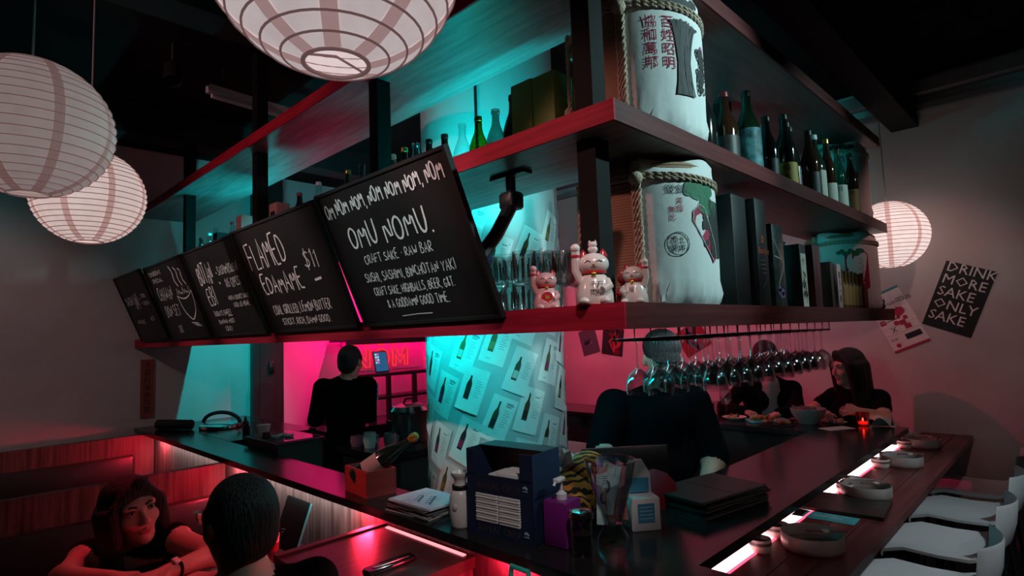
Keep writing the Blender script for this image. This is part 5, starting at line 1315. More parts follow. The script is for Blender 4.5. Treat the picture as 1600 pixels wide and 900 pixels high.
def head_prims(c, R, s=1.0, m=0, lips=0, fem=True):
    """local head: faces -y, z up; c is the middle of the head"""
    c = np.array(c,float); T = lambda *p: c + R @ (np.array(p)*s); jw = .052 if fem else .058
    E = lambda p, r, k=.02, mm=m: eli(T(*p), np.array(r)*s, k*s, mm, R)
    C = lambda a, b, ra, rb, k=.012, mm=m: cap(T(*a), T(*b), ra*s, rb*s, k*s, mm)
    P = [E((0,.018,.035),(.074,.090,.082)), E((0,-.022,-.035),(jw,.062,.078),.03), E((0,-.062,-.092),(.022,.020,.018),.025),
         C((0,-.084,.008),(0,-.103,-.030),.007,.0105), E((-.012,-.093,-.034),(.008,.010,.007),.008), E((.012,-.093,-.034),(.008,.010,.007),.008),
         C((-.040,-.070,.026),(.040,-.070,.026),.013,.013,.018), E((-.036,-.058,-.022),(.024,.022,.022),.022), E((.036,-.058,-.022),(.024,.022,.022),.022)]
    P += [sub(T(-.032,-.101,.010), np.array((.017,.020,.011))*s, .010*s, R), sub(T(.032,-.101,.010), np.array((.017,.020,.011))*s, .010*s, R)]
    P += [E((-.076,.012,-.002),(.010,.018,.030),.008), E((.076,.012,-.002),(.010,.018,.030),.008)]
    P += [C((-.019,-.080,-.058),(0,-.0865,-.0555),.0030,.0042,.004,lips), C((0,-.0865,-.0555),(.019,-.080,-.058),.0042,.0030,.004,lips), C((-.013,-.0815,-.0645),(.013,-.0815,-.0645),.0046,.0046,.004,lips)]
    return P
def face_parts(t, c, R, s=1.0):
    c = np.array(c,float); Mx = Matrix(R.tolist()).to_4x4()
    for q in (-1,1):
        e = c + R @ (np.array((q*.032,-.0735,.009))*s)
        b = MB(); b.ell(tuple(e),(.0125*s,.0125*s,.0115*s),14,10); eo = b.build('eye', M('eye_white',(.55,.5,.48),.2), t, world=True)
        e2 = c + R @ (np.array((q*.032,-.0815,.009))*s); b = MB(); b.ell(tuple(e2),(.0062*s,.0055*s,.0062*s),12,8); b.build('iris', M('iris_dark',(.02,.012,.01),.1), eo, world=True)
        pts = [tuple(c + R @ (np.array(p)*s)) for p in ((q*.014,-.0862,.024),(q*.030,-.0855,.030),(q*.048,-.072,.026))]
        MB().tube(pts,.0035*s,6).build('eyebrow', HAIR, t, world=True)
        pts = [tuple(c + R @ (np.array(p)*s)) for p in ((q*.019,-.0845,.0115),(q*.032,-.0875,.0175),(q*.047,-.0785,.0125))]
        MB().tube(pts,.0020*s,6).build('eyelash', HAIR, t, world=True)
def hand_prims(w, tip, side, palm_n, curl=.5, m=0, s=1.0):
    """palm from wrist w towards tip; palm_n = direction the palm faces; side = unit vector towards the thumb"""
    w = np.array(w,float); d = np.array(tip,float)-w; d /= np.linalg.norm(d); n_ = np.array(palm_n,float); n_ -= d*(n_@d); n_ /= np.linalg.norm(n_)
    sd = np.array(side,float); sd -= d*(sd@d)+n_*(sd@n_); sd /= np.linalg.norm(sd)
    P = []
    pl = .080*s
    for q, o_ in enumerate((-.030,-.010,.010,.030)):
        P.append(cap(w+d*.006, w+d*pl+sd*o_*s, .017*s, .0115*s, .012, m))
    for q, (o_, ln) in enumerate(zip((-.031,-.0105,.0105,.031),(.058,.072,.078,.070))):
        a = w+d*pl+sd*o_*s; cur = curl*(1+.12*q); ang = 0; rad = .0088*s
        for seg_ in (.45,.32,.23):
            ang += cur; dirn = d*math.cos(ang)+n_*math.sin(ang); b = a+dirn*ln*seg_*s; P.append(cap(a,b,rad,rad*.90,.003,m)); a = b; rad *= .90
    a = w+d*.022*s+sd*.022*s; b = a+(d*.55+sd*.75+n_*.25)*.040*s; P.append(cap(a,b,.0125*s,.010*s,.010,m)); c2 = b+(d*.85+sd*.25+n_*.35)*.032*s; P.append(cap(b,c2,.0098*s,.0082*s,.004,m))
    return P
def limb(a, b, c2, r, sleeve, m_s, k=.03, m=0):
    """upper + lower limb with a sleeve covering the first fraction (0..2)"""
    a, b, c2 = (np.array(x,float) for x in (a,b,c2)); P = [cap(a,b,r[0],r[1],k,m), cap(b,c2,r[1],r[2],k,m)]
    if sleeve > 0:
        e = a+(b-a)*min(sleeve,1); P.append(cap(a,e,r[0]*1.12+.004,(r[0]+(r[1]-r[0])*min(sleeve,1))*1.18+.006,.02,m_s))
        if sleeve > 1: P.append(cap(b,b+(c2-b)*(sleeve-1),r[1]*1.15+.005,r[2]*1.2+.005,.02,m_s))
    return P
def person(label, base, J, mats, res, hair=None, faced=True, lips=0, fem=True, hs=1.0, sleeves=(.5,.5), seated=True, yaw=0, pants=2, top=1, neckline=None, extra=None, belly=1.0, hands=None, arm=(.045,.037,.027)):
    t = thing('person', label, 'person', base, 0)
    hd = np.array(J['head'],float); nb = np.array(J['neck'],float); pv = np.array(J['pelvis'],float); sl_, sr_ = np.array(J['shl'],float), np.array(J['shr'],float)
    ch = (sl_+sr_)/2; axis = nb-pv; up_ = axis/np.linalg.norm(axis); lat = sl_-sr_; wd = np.linalg.norm(lat); lat = lat/wd; lat = lat-up_*(lat@up_); lat /= np.linalg.norm(lat); fr = np.cross(up_,lat); Rt = np.stack([lat,fr,up_],1)
    c1 = pv+axis*.70; c0 = pv+axis*.34
    P = [eli(c1,(wd*.46,.098*belly,.165),.05,top,Rt), eli(c0,(wd*.40*belly,.098*belly,.17),.05,top,Rt), eli(pv,(wd*.44,.115,.12),.05,pants,Rt)]
    P += [cap(sl_,ch*.55+nb*.45,.050,.050,.04,top), cap(sr_,ch*.55+nb*.45,.050,.050,.04,top)]
    if fem: P += [eli(c1+lat*q*.072-fr*0+ (np.cross(lat,up_))*.075,(.062,.058,.062),.04,top,Rt) for q in (-1,1)]
    R = rotm(*J['face']); hb = hd + R @ np.array((0,.022,-.06))*hs
    P += [cap(nb-up_*.02, hb, .052*hs if fem else .060*hs, .048*hs if fem else .056*hs, .025, 0)]
    P += head_prims(hd, R, hs, 0, lips, fem)
    for sgn, shp, el, wr, slv in (('l',sl_,J['ell'],J['wrl'],sleeves[0]),('r',sr_,J['elr'],J['wrr'],sleeves[1])): P += limb(shp, el, wr, arm, slv, top)
    for q, hn in (hands or {}).items():
        P += hand_prims(*hn)
    for q in ('l','r'):
        hp = pv+lat*(.085 if q == 'l' else -.085)-up_*.03; kn, an = np.array(J['kn'+q],float), np.array(J['an'+q],float)
        P += [cap(hp,kn,.078,.055,.04,pants), cap(kn,an,.055,.040,.03,pants), cap(an+np.array((0,0,-.035)), an+(np.cross(lat,up_)*np.array((1,1,0)))*.16+np.array((0,0,-.05)),.042,.034,.02,3)]
    if extra: P += extra(Rt, c1, nb)
    skin_mesh('body', P, res, mats, t)
    if faced: face_parts(t, hd, R, hs)
    if hair:
        HP = hair(hd, R, hs); skin_mesh('hair', HP, max(res*.9,.005), [HAIR], t)
    return t
def hair_long(len_=.26, part=.02, back=.14):
    def f(c, R, s):
        c = np.array(c,float); T = lambda *p: c+R@(np.array(p)*s); E = lambda p, r, k=.02: eli(T(*p),np.array(r)*s,k,0,R)
        P = [E((0,.024,.046),(.084,.098,.086)), E((0,.055,-.02),(.082,.062,.10),.03)]
        P += [sub(T(part*.4,-.105,-.030),np.array((.068,.060,.092))*s,.012,R)]
        for q in (-1,1):
            for i, (y, x) in enumerate(((-.045,.076),(-.01,.086),(.03,.088),(.07,.07))):
                P.append(cap(T(q*x,y,.02), T(q*(x+.008),y+.01,-len_*(.75+.1*i)), .022*s, .014*s, .02, 0))
        for x in (-.04,0,.04): P.append(cap(T(x,.09,0), T(x*1.2,.105,-len_*1.05), .036*s, .022*s, .03, 0))
        P += [cap(T(part,-.066,.100),T(-.068,-.052,.040),.020*s,.012*s,.015,0), cap(T(part,-.064,.100),T(.074,-.046,.036),.020*s,.010*s,.015,0)]
        return P
    return f
def hair_short(c, R, s):
    c = np.array(c,float); T = lambda *p: c+R@(np.array(p)*s); E = lambda p, r, k=.02: eli(T(*p),np.array(r)*s,k,0,R)
    P = [E((0,.028,.052),(.083,.094,.084)), E((0,.060,.0),(.079,.056,.085),.03), E((0,.070,-.035),(.060,.034,.045),.03)]
    for q in (-1,1): P.append(cap(T(q*.074,-.01,.04),T(q*.077,-.008,-.005),.014*s,.008*s,.02,0))
    P.append(sub(T(0,-.11,-.03),np.array((.075,.075,.085))*s,.012,R)); return P
def hair_cap(c, R, s):
    c = np.array(c,float); T = lambda *p: c+R@(np.array(p)*s); E = lambda p, r, k=.02: eli(T(*p),np.array(r)*s,k,0,R)
    return [E((0,.022,.058),(.084,.098,.078)), E((0,-.075,.050),(.066,.065,.012),.015), E((0,.06,-.01),(.076,.05,.06),.02)]
BLKSHIRT = M('black_cloth', (.005,.0055,.007), .95, spec=.08); NAVYSHIRT = M('dark_navy_cloth', (.0028,.0048,.007), .95, spec=.05); DARKPANTS = M('dark_trousers', (.008,.008,.010), .9, spec=.1); SHOE = M('black_shoe', (.01,.01,.01), .4); LIPS = M('lips', (.40,.14,.13), .4); PALETOP = M('pale_pink_top', (.45,.30,.30), .8)
# woman in the booth
def strap_extra(Rt, c1, nb):
    lat, fr, up_ = Rt[:,0], Rt[:,1], Rt[:,2]; f_ = np.cross(lat,up_)
    P = [eli(c1+up_*.098+f_*.040,(.105,.060,.050),.03,0,Rt), eli(c1+f_*.07+up_*.055,(.045,.045,.05),.02,0,Rt)]
    return P
person('woman with dark hair in black sleeveless top leaning on the booth table', (.55,2.75,0),
   dict(head=(.543,2.452,1.105), neck=(.560,2.510,.975), pelvis=(.56,2.76,.60), shl=(.668,2.415,.990), shr=(.432,2.590,.955), face=(.16,-.10,-.16),
        ell=(.722,2.175,.972), wrl=(.560,2.085,.985), elr=(.345,2.400,.955), wrr=(.430,2.205,.975), knl=(.64,2.30,.56), knr=(.46,2.30,.56), anl=(.64,2.32,.10), anr=(.46,2.32,.10)),
   [SKIN,BLKSHIRT,DARKPANTS,SHOE,LIPS], .0055, hair_long(.25,.02), True, 4, True, 1.0, (0,0), extra=strap_extra,
   hands={'l':((.560,2.085,.985),(.470,2.060,.990),(0,-.6,.5),(0,.1,-1),.45,0,.92), 'r':((.430,2.205,.975),(.490,2.110,.985),(.2,.6,.6),(0,0,-1),.40,0,.92)}, arm=(.041,.036,.025))
w = MB(); w.tube([(.585+.030*math.cos(a)*.45,2.099+.030*math.cos(a)*-.75,.984+.030*math.sin(a)) for a in [2*PI*i/20 for i in range(20)]], .006, 6, True)
t = thing('wristwatch', 'wristwatch with pale square dial on the woman wrist', 'watch', (.585,2.099,.984)); w.build('strap', BLACKPL, t, world=True)
MB(basis((.583,2.085,1.014),(.8,.5,0),(-.4,.7,.5),(.1,-.6,.8))).rbox(-.012,-.012,-.004,.012,.012,.004,.003).build('dial', PAPER, t, world=True)
# man seen from behind
person('dark-haired man in black shirt seen from behind in the booth', (.57,1.50,0),
   dict(head=(.566,1.540,1.236), neck=(.585,1.515,1.105), pelvis=(.52,1.46,.62), shl=(.405,1.545,1.055), shr=(.745,1.490,1.055), face=(PI+.18,0.04,.0),
        ell=(.36,1.78,.955), wrl=(.45,1.96,.965), elr=(.735,1.745,.955), wrr=(.66,1.955,.965), knl=(.42,1.85,.58), knr=(.62,1.85,.58), anl=(.42,1.86,.10), anr=(.62,1.86,.10)),
   [SKIN,BLKSHIRT,DARKPANTS,SHOE,LIPS], .0065, hair_short, True, 4, False, .92, (1.0,1.0),
   hands={'l':((.45,1.96,.965),(.50,2.03,.975),(1,.2,.2),(.2,0,-1),.5,0,1), 'r':((.66,1.955,.965),(.60,2.02,.975),(-1,.2,.2),(-.2,0,-1),.5,0,1)})
# bartender at the magenta wall, seen from behind
person('bartender in dark navy shirt standing before the magenta kitchen wall', (2.33,4.15,0),
   dict(head=(2.352,4.075,1.512), neck=(2.335,4.105,1.395), pelvis=(2.335,4.15,.92), shl=(2.195,4.235,1.325), shr=(2.455,4.015,1.325), face=(math.radians(120),.05,0),
        ell=(2.165,4.300,1.075), wrl=(2.36,4.42,1.03), elr=(2.515,4.10,1.075), wrr=(2.62,4.30,1.03), knl=(2.27,4.22,.50), knr=(2.41,4.10,.50), anl=(2.26,4.22,.09), anr=(2.42,4.08,.09)),
   [SKIN,NAVYSHIRT,DARKPANTS,SHOE,LIPS], .0085, hair_short, True, 4, False, 1.0, (.95,.95), seated=False, arm=(.060,.045,.030), belly=1.15,
   hands={'l':((2.36,4.42,1.03),(2.42,4.46,1.02),(.5,-.8,.2),(0,0,-1),.4,0,1), 'r':((2.62,4.30,1.03),(2.66,4.37,1.02),(-.6,.4,.2),(0,0,-1),.4,0,1)})
# bartender behind the hanging glasses
person('broad bartender in black polo and cap behind the hanging glasses', (2.42,1.48,0),
   dict(head=(2.405,1.398,1.535), neck=(2.425,1.440,1.405), pelvis=(2.44,1.50,.92), shl=(2.575,1.345,1.330), shr=(2.275,1.590,1.330), face=(-.88,.38,0),
        ell=(2.585,1.260,1.085), wrl=(2.42,1.235,.97), elr=(2.150,1.585,1.150), wrr=(2.02,1.40,1.10), knl=(2.52,1.44,.48), knr=(2.36,1.57,.48), anl=(2.53,1.44,.09), anr=(2.35,1.58,.09)),
   [SKIN,NAVYSHIRT,DARKPANTS,SHOE,LIPS], .0075, hair_cap, True, 4, False, 1.04, (.95,.95), seated=False, arm=(.068,.050,.033), belly=1.35,
   hands={'l':((2.42,1.235,.97),(2.34,1.225,.95),(0,-.3,1),(0,0,-1),.4,0,1), 'r':((2.02,1.40,1.10),(1.98,1.31,1.095),(.8,0,.5),(0,0,-1),.4,0,1)})
# guest whose face is hidden by the glasses
def vest_extra(Rt, c1, nb):
    lat, fr, up_ = Rt[:,0], Rt[:,1], Rt[:,2]; f_ = np.cross(lat,up_)
    return [cap(c1+f_*.064+up_*.11, c1+f_*.062-up_*.22, .055, .060, .01, 5)]
person('guest in black cardigan over pale top, face hidden behind the glasses', (4.15,1.62,0),
   dict(head=(4.147,1.597,1.445), neck=(4.150,1.612,1.315), pelvis=(4.20,1.65,.86), shl=(4.235,1.465,1.235), shr=(4.000,1.725,1.235), face=(-.95,.15,0),
        ell=(4.10,1.40,1.11), wrl=(3.90,1.44,1.11), elr=(3.96,1.84,1.11), wrr=(3.84,1.64,1.115), knl=(3.97,1.44,.70), knr=(3.97,1.74,.70), anl=(3.98,1.44,.12), anr=(3.98,1.74,.12)),
   [SKIN,BLKSHIRT,DARKPANTS,SHOE,LIPS,PALETOP], .0085, hair_short, True, 4, True, .96, (2,2), extra=vest_extra, arm=(.044,.036,.026),
   hands={'l':((3.90,1.44,1.11),(3.83,1.46,1.10),(0,1,.3),(0,0,-1),.4,0,.9), 'r':((3.84,1.64,1.115),(3.79,1.56,1.11),(0,-.6,.6),(0,0,-1),.4,0,.9)})
# long-haired woman in profile
person('woman with long straight black hair in black shirt at far bar end', (4.25,1.09,0),
   dict(head=(4.200,1.108,1.388), neck=(4.232,1.083,1.255), pelvis=(4.28,1.07,.80), shl=(4.235,.945,1.195), shr=(4.270,1.215,1.195), face=(math.radians(-128),.08,0),
        ell=(4.110,.905,1.100), wrl=(3.93,.98,1.145), elr=(4.12,1.32,1.11), wrr=(3.98,1.20,1.12), knl=(4.02,.98,.68), knr=(4.02,1.16,.68), anl=(4.03,.98,.12), anr=(4.03,1.16,.12)),
   [SKIN,BLKSHIRT,DARKPANTS,SHOE,LIPS], .0075, hair_long(.31,.0), True, 4, True, .98, (.55,.55), arm=(.043,.036,.026),
   hands={'l':((3.93,.98,1.145),(3.88,1.03,1.16),(.3,.3,1),(-.5,.8,0),.5,0,.9), 'r':((3.98,1.20,1.12),(3.92,1.17,1.12),(0,-1,.3),(0,0,-1),.4,0,.9)})
for (x,y,h,lab) in [(4.20,1.67,.72,'stool under the guest in black cardigan'),(4.28,1.08,.66,'stool under the long-haired woman')]:
    t = thing('bar_stool', lab, 'stool', (x,y,0), 0, 'bar stools at the far bar')
    MB().lathe([(0,h),(.15,h),(.16,h-.02),(.15,h-.05),(0,h-.05)],24).build('seat', LEATHER, t); MB().lathe([(.025,.03),(.025,h-.05)],12).build('pole', BLACKMET, t); MB().lathe([(0,0),(.18,0),(.18,.012),(.03,.03),(0,.03)],24).build('base', BLACKMET, t)
    MB().tube([(.14*math.cos(a),.14*math.sin(a),.28) for a in [2*PI*i/20 for i in range(20)]],.008,6,True).build('foot_ring', BLACKMET, t)
# ------------------------------------------------------------------ left end of the bar: pan, roll, bottles, glass-topped chiller
t = thing('black_roll', 'thick black cylinder lying at far end of the bar top', 'roll', (1.30,4.80,ZB+.036))
MB().tube([(-.05,.12,0),(.09,-.14,0)],.036,18).build('cylinder', BLACKPL, t); MB().tube([(-.053,.126,0),(-.05,.12,0)],.030,14).build('end_cap', BLACKMET, t)
t = thing('pot_lid', 'chrome rimmed lid with big black arched handle on the bar', 'lid', (1.57,4.57,ZB), -.15)
MB().lathe([(.145,0),(.15,.006),(.148,.022),(.12,.034),(0,.040)],32).build('lid_dome', STEEL, t)
MB().tube([(.10*math.cos(a)-.0,.0-.12*math.cos(a),.034+.075*math.sin(a)) for a in [PI*i/14 for i in range(15)]],.014,10).build('arched_handle', BLACKPL, t)
for (x,y,h,r,gm,cp,lab) in [(1.60,4.20,.10,.022,DARK,REDCAP,'dark red-capped condiment bottle beside the pot lid'),(1.56,4.08,.085,.024,DARK,BLKCAP,'squat dark condiment bottle before glass-topped chiller'),(1.66,4.06,.09,.022,CLEARB,REDCAP,'clear red-tinted condiment bottle by the dark door frame')]:
    bottle((x,y,1.0805), h, r, gm, cp, None, lab, 'condiment bottles at far bar end', name='condiment_bottle')
t = thing('small_tub', 'small pale tub with lid beside the condiment bottles', 'tub', (1.63,3.97,1.0805)); MB().lathe([(0,0),(.035,0),(.042,.05)],20).build('tub', PAPER, t); MB().lathe([(.043,.05),(.045,.052),(.045,.060),(0,.062)],20).build('lid', WHITECAP, t)
# backing counter carrying these
t = thing('back_counter', 'black work counter behind the far end of the left bar', 'counter', (1.60,4.6,0))
MB().box(1.375,3.86,1.045,1.95,5.15,1.08).build('worktop', BLACKLAC, t, world=True); MB().box(1.40,3.88,0,1.93,5.14,1.045).build('cabinet', BLACKMATTE, t, world=True)
t = thing('cooling_case', 'dark chiller case with framed glass top beside the bar', 'chiller', (1.60,3.55,0))
MB().box(1.40,3.22,0,1.66,3.64,1.11).build('case_body', M('dark_grey_laminate', (.035,.036,.034), .5), t, world=True)
f = MB(); f.box(1.385,3.20,1.11,1.675,3.66,1.128); f.build('metal_frame', BLACKMET, t, world=True)
MB().box(1.405,3.225,1.128,1.655,3.635,1.132).build('glass_top', M('dark_glass_top', (.03,.05,.05), .05, spec=.9), t, world=True)
for q, (x,y) in enumerate([(1.47,3.40),(1.53,3.36),(1.52,3.43),(1.45,3.50),(1.48,3.57)]):
    tt = thing('small_dish', ['pale dish on the chiller glass nearest its edge','tiny second dish on the chiller glass','third dish on the chiller glass','far shiny dish on the chiller glass','farthest shiny dish on the chiller glass'][q], 'dish', (x,y,1.1325), 0, 'dishes on the chiller'); MB().lathe([(0,0),(.018,0),(.028,.012),(.026,.012),(.016,.003),(0,.003)],18).build('dish', STEEL if q > 2 else WHITE, tt)

# ------------------------------------------------------------------ kitchen behind: counter, shelf, neon, cooker, tablet
t = thing('kitchen_counter', 'black kitchen counter before the magenta wall', 'counter', (3.0,4.7,0))
MB().box(2.36,4.45,.90,4.45,4.98,.94).build('worktop', BLACKLAC, t, world=True); MB().box(2.42,4.50,0,4.45,4.96,.90).build('cabinet', BLACKMATTE, t, world=True); MB().ell((2.47,4.49,.80),(.02,.02,.02),10,8).build('knob', REDCAP, t, world=True)
t = thing('pass_shelf', 'black pass shelf on short legs over the kitchen counter', 'shelf', (3.3,4.8,.94))
MB().box(2.78,4.70,1.335,4.40,4.94,1.365).build('shelf_board', BLACKMET, t, world=True); MB().box(2.78,4.72,1.12,4.40,4.94,1.145).build('shelf_board', BLACKMET, t, world=True)
for x in (2.80,3.12,3.42,3.75,4.36): MB().box(x,4.74,.94,x+.035,4.78,1.335).build('leg', BLACKMET, t, world=True)
t = thing('wall_rail', 'thin black shelf rail across the top of kitchen opening', 'shelf', (3.4,5.1,1.67)); MB().box(2.84,5.02,1.665,4.40,5.34,1.690).build('board', BLACKMET, t, world=True); MB().box(2.84,5.012,1.638,4.40,5.02,1.70).build('front_lip', BLACKMET, t, world=True)
t = thing('tablet', 'upright tablet with lit blue screen on the pass shelf', 'tablet', (3.10,4.80,1.366), (-.22,0,.15))
MB().rbox(-.085,-.005,0,.085,.005,.205,.005).build('case', BLACKPL, t)
MB().box(-.076,-.0065,.012,.076,-.0055,.195).build('screen', emis('blue_screen',(.02,.10,.22),1.0), t)
for k in range(8): MB().box(-.068+.026*(k%2),-.0075,.165-.026*(k//2),-.046+.026*(k%2),-.0068,.183-.026*(k//2)).build('app_tile', emis(['tile_cyan','tile_mag','tile_white'][k%3],[(.2,.8,.9),(.9,.1,.4),(.6,.7,.8)][k%3],.9), t)
MB().box(-.02,.005,0,.02,.06,.02).build('stand', BLACKPL, t)
t = thing('blue_placard', 'small blue striped card standing in the kitchen', 'card', (2.86,4.60,1.135)); MB().box(-.06,-.004,-.0,.06,.004,.15).build('card', M('light_blue_card',(.15,.42,.60),.5), t)
for k in range(3): MB().box(-.058,-.0055,.03+.042*k,.058,-.0045,.042+.042*k).build('stripe', M('dark_blue_card',(.03,.12,.25),.5), t)
MB().box(-.03,-.02,-.195,.03,.02,0).build('post', BLACKPL, t)
t = thing('rice_cooker', 'big steel cooker with shiny lid in the kitchen', 'cooker', (2.42,3.42,.966))
MB().lathe([(0,0),(.125,0),(.13,.01),(.13,.19),(.135,.20)],32).build('steel_drum', BRUSHED, t); MB().lathe([(.137,.20),(.14,.215),(.12,.245),(.06,.262),(0,.266)],32).build('lid', STEEL, t)
MB().tube([(-.045,0,.262),(-.03,0,.292),(.03,0,.292),(.045,0,.262)],.008,8).build('lid_handle', BLACKPL, t)
for q in (-1,1): MB().tube([(q*.13,-.03,.15),(q*.165,-.03,.155),(q*.165,.03,.155),(q*.13,.03,.15)],.008,8).build('side_handle', BLACKPL, t)
t = thing('prep_counter', 'black prep counter carrying the steel cooker', 'counter', (2.6,3.4,0)); MB().box(2.02,3.10,.925,2.95,3.72,.965).build('worktop', BLACKLAC, t, world=True); MB().box(2.06,3.14,0,2.92,3.70,.925).build('cabinet', BLACKMATTE, t, world=True)
for (x,y,h,mt,lab) in [(2.12,3.45,.10,WHITE,'pale jug on the prep counter left of cooker'),(2.10,3.58,.07,M('pink_bowl',(.5,.15,.22),.3),'pink bowl on the prep counter'),(2.22,3.36,.09,GREYCER,'grey pot between jug and steel cooker')]:
    tt = thing('prep_pot', lab, 'pot', (x,y,.9655), 0, 'pots on the prep counter'); MB().lathe([(0,0),(.035,0),(.045,h*.5),(.04,h),(.036,h),(.040,h*.5),(.03,.006),(0,.006)],20).build('vessel', mt, tt); MB().tube([(.04,0,h*.8),(.065,0,h*.7),(.06,0,h*.3),(.042,0,h*.25)],.005,6).build('handle', mt, tt)
# neon sign, two rows of doubled tubes
NEON = emis('neon_pink', (1.0,.03,.035), 1.1)
t = thing('neon_sign', 'pink neon sign with two rows reading NOM on kitchen wall', 'neon sign', (3.45,5.33,1.55))
MB().box(2.98,5.345,1.36,3.98,5.355,1.84).build('backing', M('neon_backing',(.45,.40,.42),.3), t, world=True)
def outline(ch, x, z, w, h, g):
    seg = {'N':[[(0,0),(0,1),(.25,1),(.75,.35),(.75,1),(1,1),(1,0),(.75,0),(.25,.65),(.25,0),(0,0)]],'O':[[(.5+.5*math.cos(a),.5+.5*math.sin(a)) for a in [2*PI*i/20 for i in range(21)]],[(.5+.24*math.cos(a),.5+.24*math.sin(a)) for a in [2*PI*i/16 for i in range(17)]]],'M':[[(0,0),(0,1),(.22,1),(.5,.5),(.78,1),(1,1),(1,0),(.8,0),(.8,.6),(.5,.15),(.2,.6),(.2,0),(0,0)]]}[ch]
    for s in seg: g.tube([(x+w*p[0], 5.325, z+h*p[1]) for p in s], .0085, 6)
for r, z in ((0,1.625),(1,1.395)):
    for k, ch in enumerate('NOM'):
        g = MB(); outline(ch, 3.10+k*.235, z, .19, .185, g); g.build('neon_letter', NEON, t, world=True)
# magenta LED bar added under the rail to light the kitchen wall
fl = thing('added_wall_washer', 'added magenta LED bar under the kitchen wall rail washing the wall', 'lamp', (3.4,5.06,1.64))
MB().box(2.88,5.025,1.640,4.38,5.045,1.664).build('housing', BLACKMET, fl, world=True); MB().box(2.89,5.046,1.644,4.37,5.052,1.660).build('diffuser', emis('magenta_led', (1.0,0.0,.16), 75.0), fl, world=True)
# side cabinets seen right of the column
t = thing('side_fridge', 'pale topped low fridge between column and bartender', 'fridge', (2.75,2.25,0)); MB().box(2.48,2.0,0,3.05,2.5,.93).build('body', M('grey_fridge',(.16,.17,.16),.45), t, world=True); MB().box(2.47,1.99,.93,3.06,2.51,.96).build('top', M('pale_steel',(.55,.57,.55),.3), t, world=True); MB().box(2.50,1.985,.45,3.03,1.992,.47).build('door_gap', BLACKMATTE, t, world=True)
# inner work counter of right wing
t = thing('work_shelf', 'dark steel work shelf inside the right bar', 'shelf', (2.9,1.25,0)); MB().box(2.65,1.145,.80,3.48,1.36,.83).build('board', BLACKMET, t, world=True); MB().box(2.70,1.15,0,2.74,1.34,.80).build('leg', BLACKMET, t, world=True); MB().box(3.40,1.15,0,3.44,1.34,.80).build('leg', BLACKMET, t, world=True)
for (x,y,lab) in [(2.75,1.25,'teal cloth roll on the inner work shelf'),(2.90,1.25,'steel jigger lying on the inner work shelf')]:
    tt = thing('bar_tool', lab, 'bar tool', (x,y,.83), 0); MB().tube([(-.05,0,.018),(.05,.02,.018)],.017,12).build('roll', M('teal_cloth',(.10,.40,.42),.7) if 'teal' in lab else STEEL, tt); MB().tube([(-.055,0,.018),(-.05,0,.018)],.012,10).build('end', BLACKMET, tt)

# ------------------------------------------------------------------ wall pieces
t = thing('wall_plaque', 'narrow red plaque with black brush characters on the back wall', 'plaque', (1.238,5.2,1.37))
MB().box(-.044,-.014,-.222,.044,-.001,.222).build('board', M('vermilion_wood',(.30,.07,.045),.6), t)
g = MB(); f = lambda u, v, z=0: (u, -.0152, v); cjk_col(g, f, '千客万来商売繁', -.026, .155, .052, 1.08); g.build('brush_characters', INK_K, t, smooth=0)
def rposter(c, w, h, ang, mat, label, draw):
    """poster hung flat on the right wall"""
    ca, sa = math.cos(ang), math.sin(ang)
    t = thing('wall_poster', label, 'poster', M=basis((4.498,c[0],c[1]),(0,-ca,sa),(0,sa,ca),(-1,0,0)), group='posters on the right wall')
    MB().box(-w/2,-h/2,-.001,w/2,h/2,.0015).build('sheet', mat, t); draw(t, w, h); return t
def dr1(t, w, h):
    for nm, mt, rects in [('teal_band',M('teal_print',(.05,.28,.30),.6),[(-.5,.46,.5,.5)]),('crimson_print',M('crimson_print',(.42,.03,.09),.6),[(-.5,-.5,.5,-.46),(-.46,.02,-.30,.05),(-.46,-.03,-.30,0.0),(.02,-.12,.2,-.04),(.10,-.2,.28,-.12),(.1,.05,.3,.16),(-.1,.34,-.05,.40)]),
          ('black_print',M('poster_black',(.02,.02,.025),.6),[(-.02,-.36,.42,-.27),(-.48,.0,.10,.012),(.25,.30,.48,.31)]),('grey_rules',M('poster_grey',(.40,.36,.36),.6),[(-.48,-.10,.48,-.095),(-.48,-.22,.48,-.215),(-.2,-.45,-.195,.2),(.15,.17,.155,.4),(-.48,.18,.48,.185)])]:
        for (a,b,c,d) in rects:
            g = MB(); g.quad((a*w,b*h,.002),(c*w,b*h,.002),(c*w,d*h,.002),(a*w,d*h,.002)); g.build(nm, mt, t, smooth=0)
    f = lambda u, v, z=0: (u,v,.0024)
    for (tx,x,y,sz_) in [('NAMIKAZE',-.02,.24,.030),('NAMIKAZE',-.42,.075,.034),('X',-.28,-.19,.05),('>>',-.44,-.33,.04)]:
        g = MB(); typeset(g,tx,f,x*w,y*h,sz_); g.build('poster_lettering', M('poster_black',()), t, smooth=0)
    for (x,y,r) in [(.16,.10,.030),(-.05,-.06,.016),(.24,-.02,.014),(.08,.02,.012),(-.3,-.40,.014)]:
        g = MB(); g.add([(x*w+r*math.cos(2*PI*i/12), y*h+r*math.sin(2*PI*i/12), .0026) for i in range(12)],[tuple(range(12))]); g.build('crimson_dot', M('crimson_print',()), t, smooth=0)
rposter((.872,1.688),.215,.40,math.radians(23),PAPER,'white poster with crimson drawings past right end of the shelves',dr1)
def dr2(t, w, h):
    f = lambda u, v, z=0: (u,v,.002)
    for k, tx in enumerate(['DRINK','MORE','SAKE','ONLY','SAKE']):
        g = MB(); typeset(g,tx,f,-w*.45,.36*h-k*.185*h,.085); g.build('poster_lettering', PAPER, t, smooth=0)
rposter((.535,1.80),.26,.42,math.radians(-22),BLKC,'black poster with bold white lettering at the right edge',dr2)
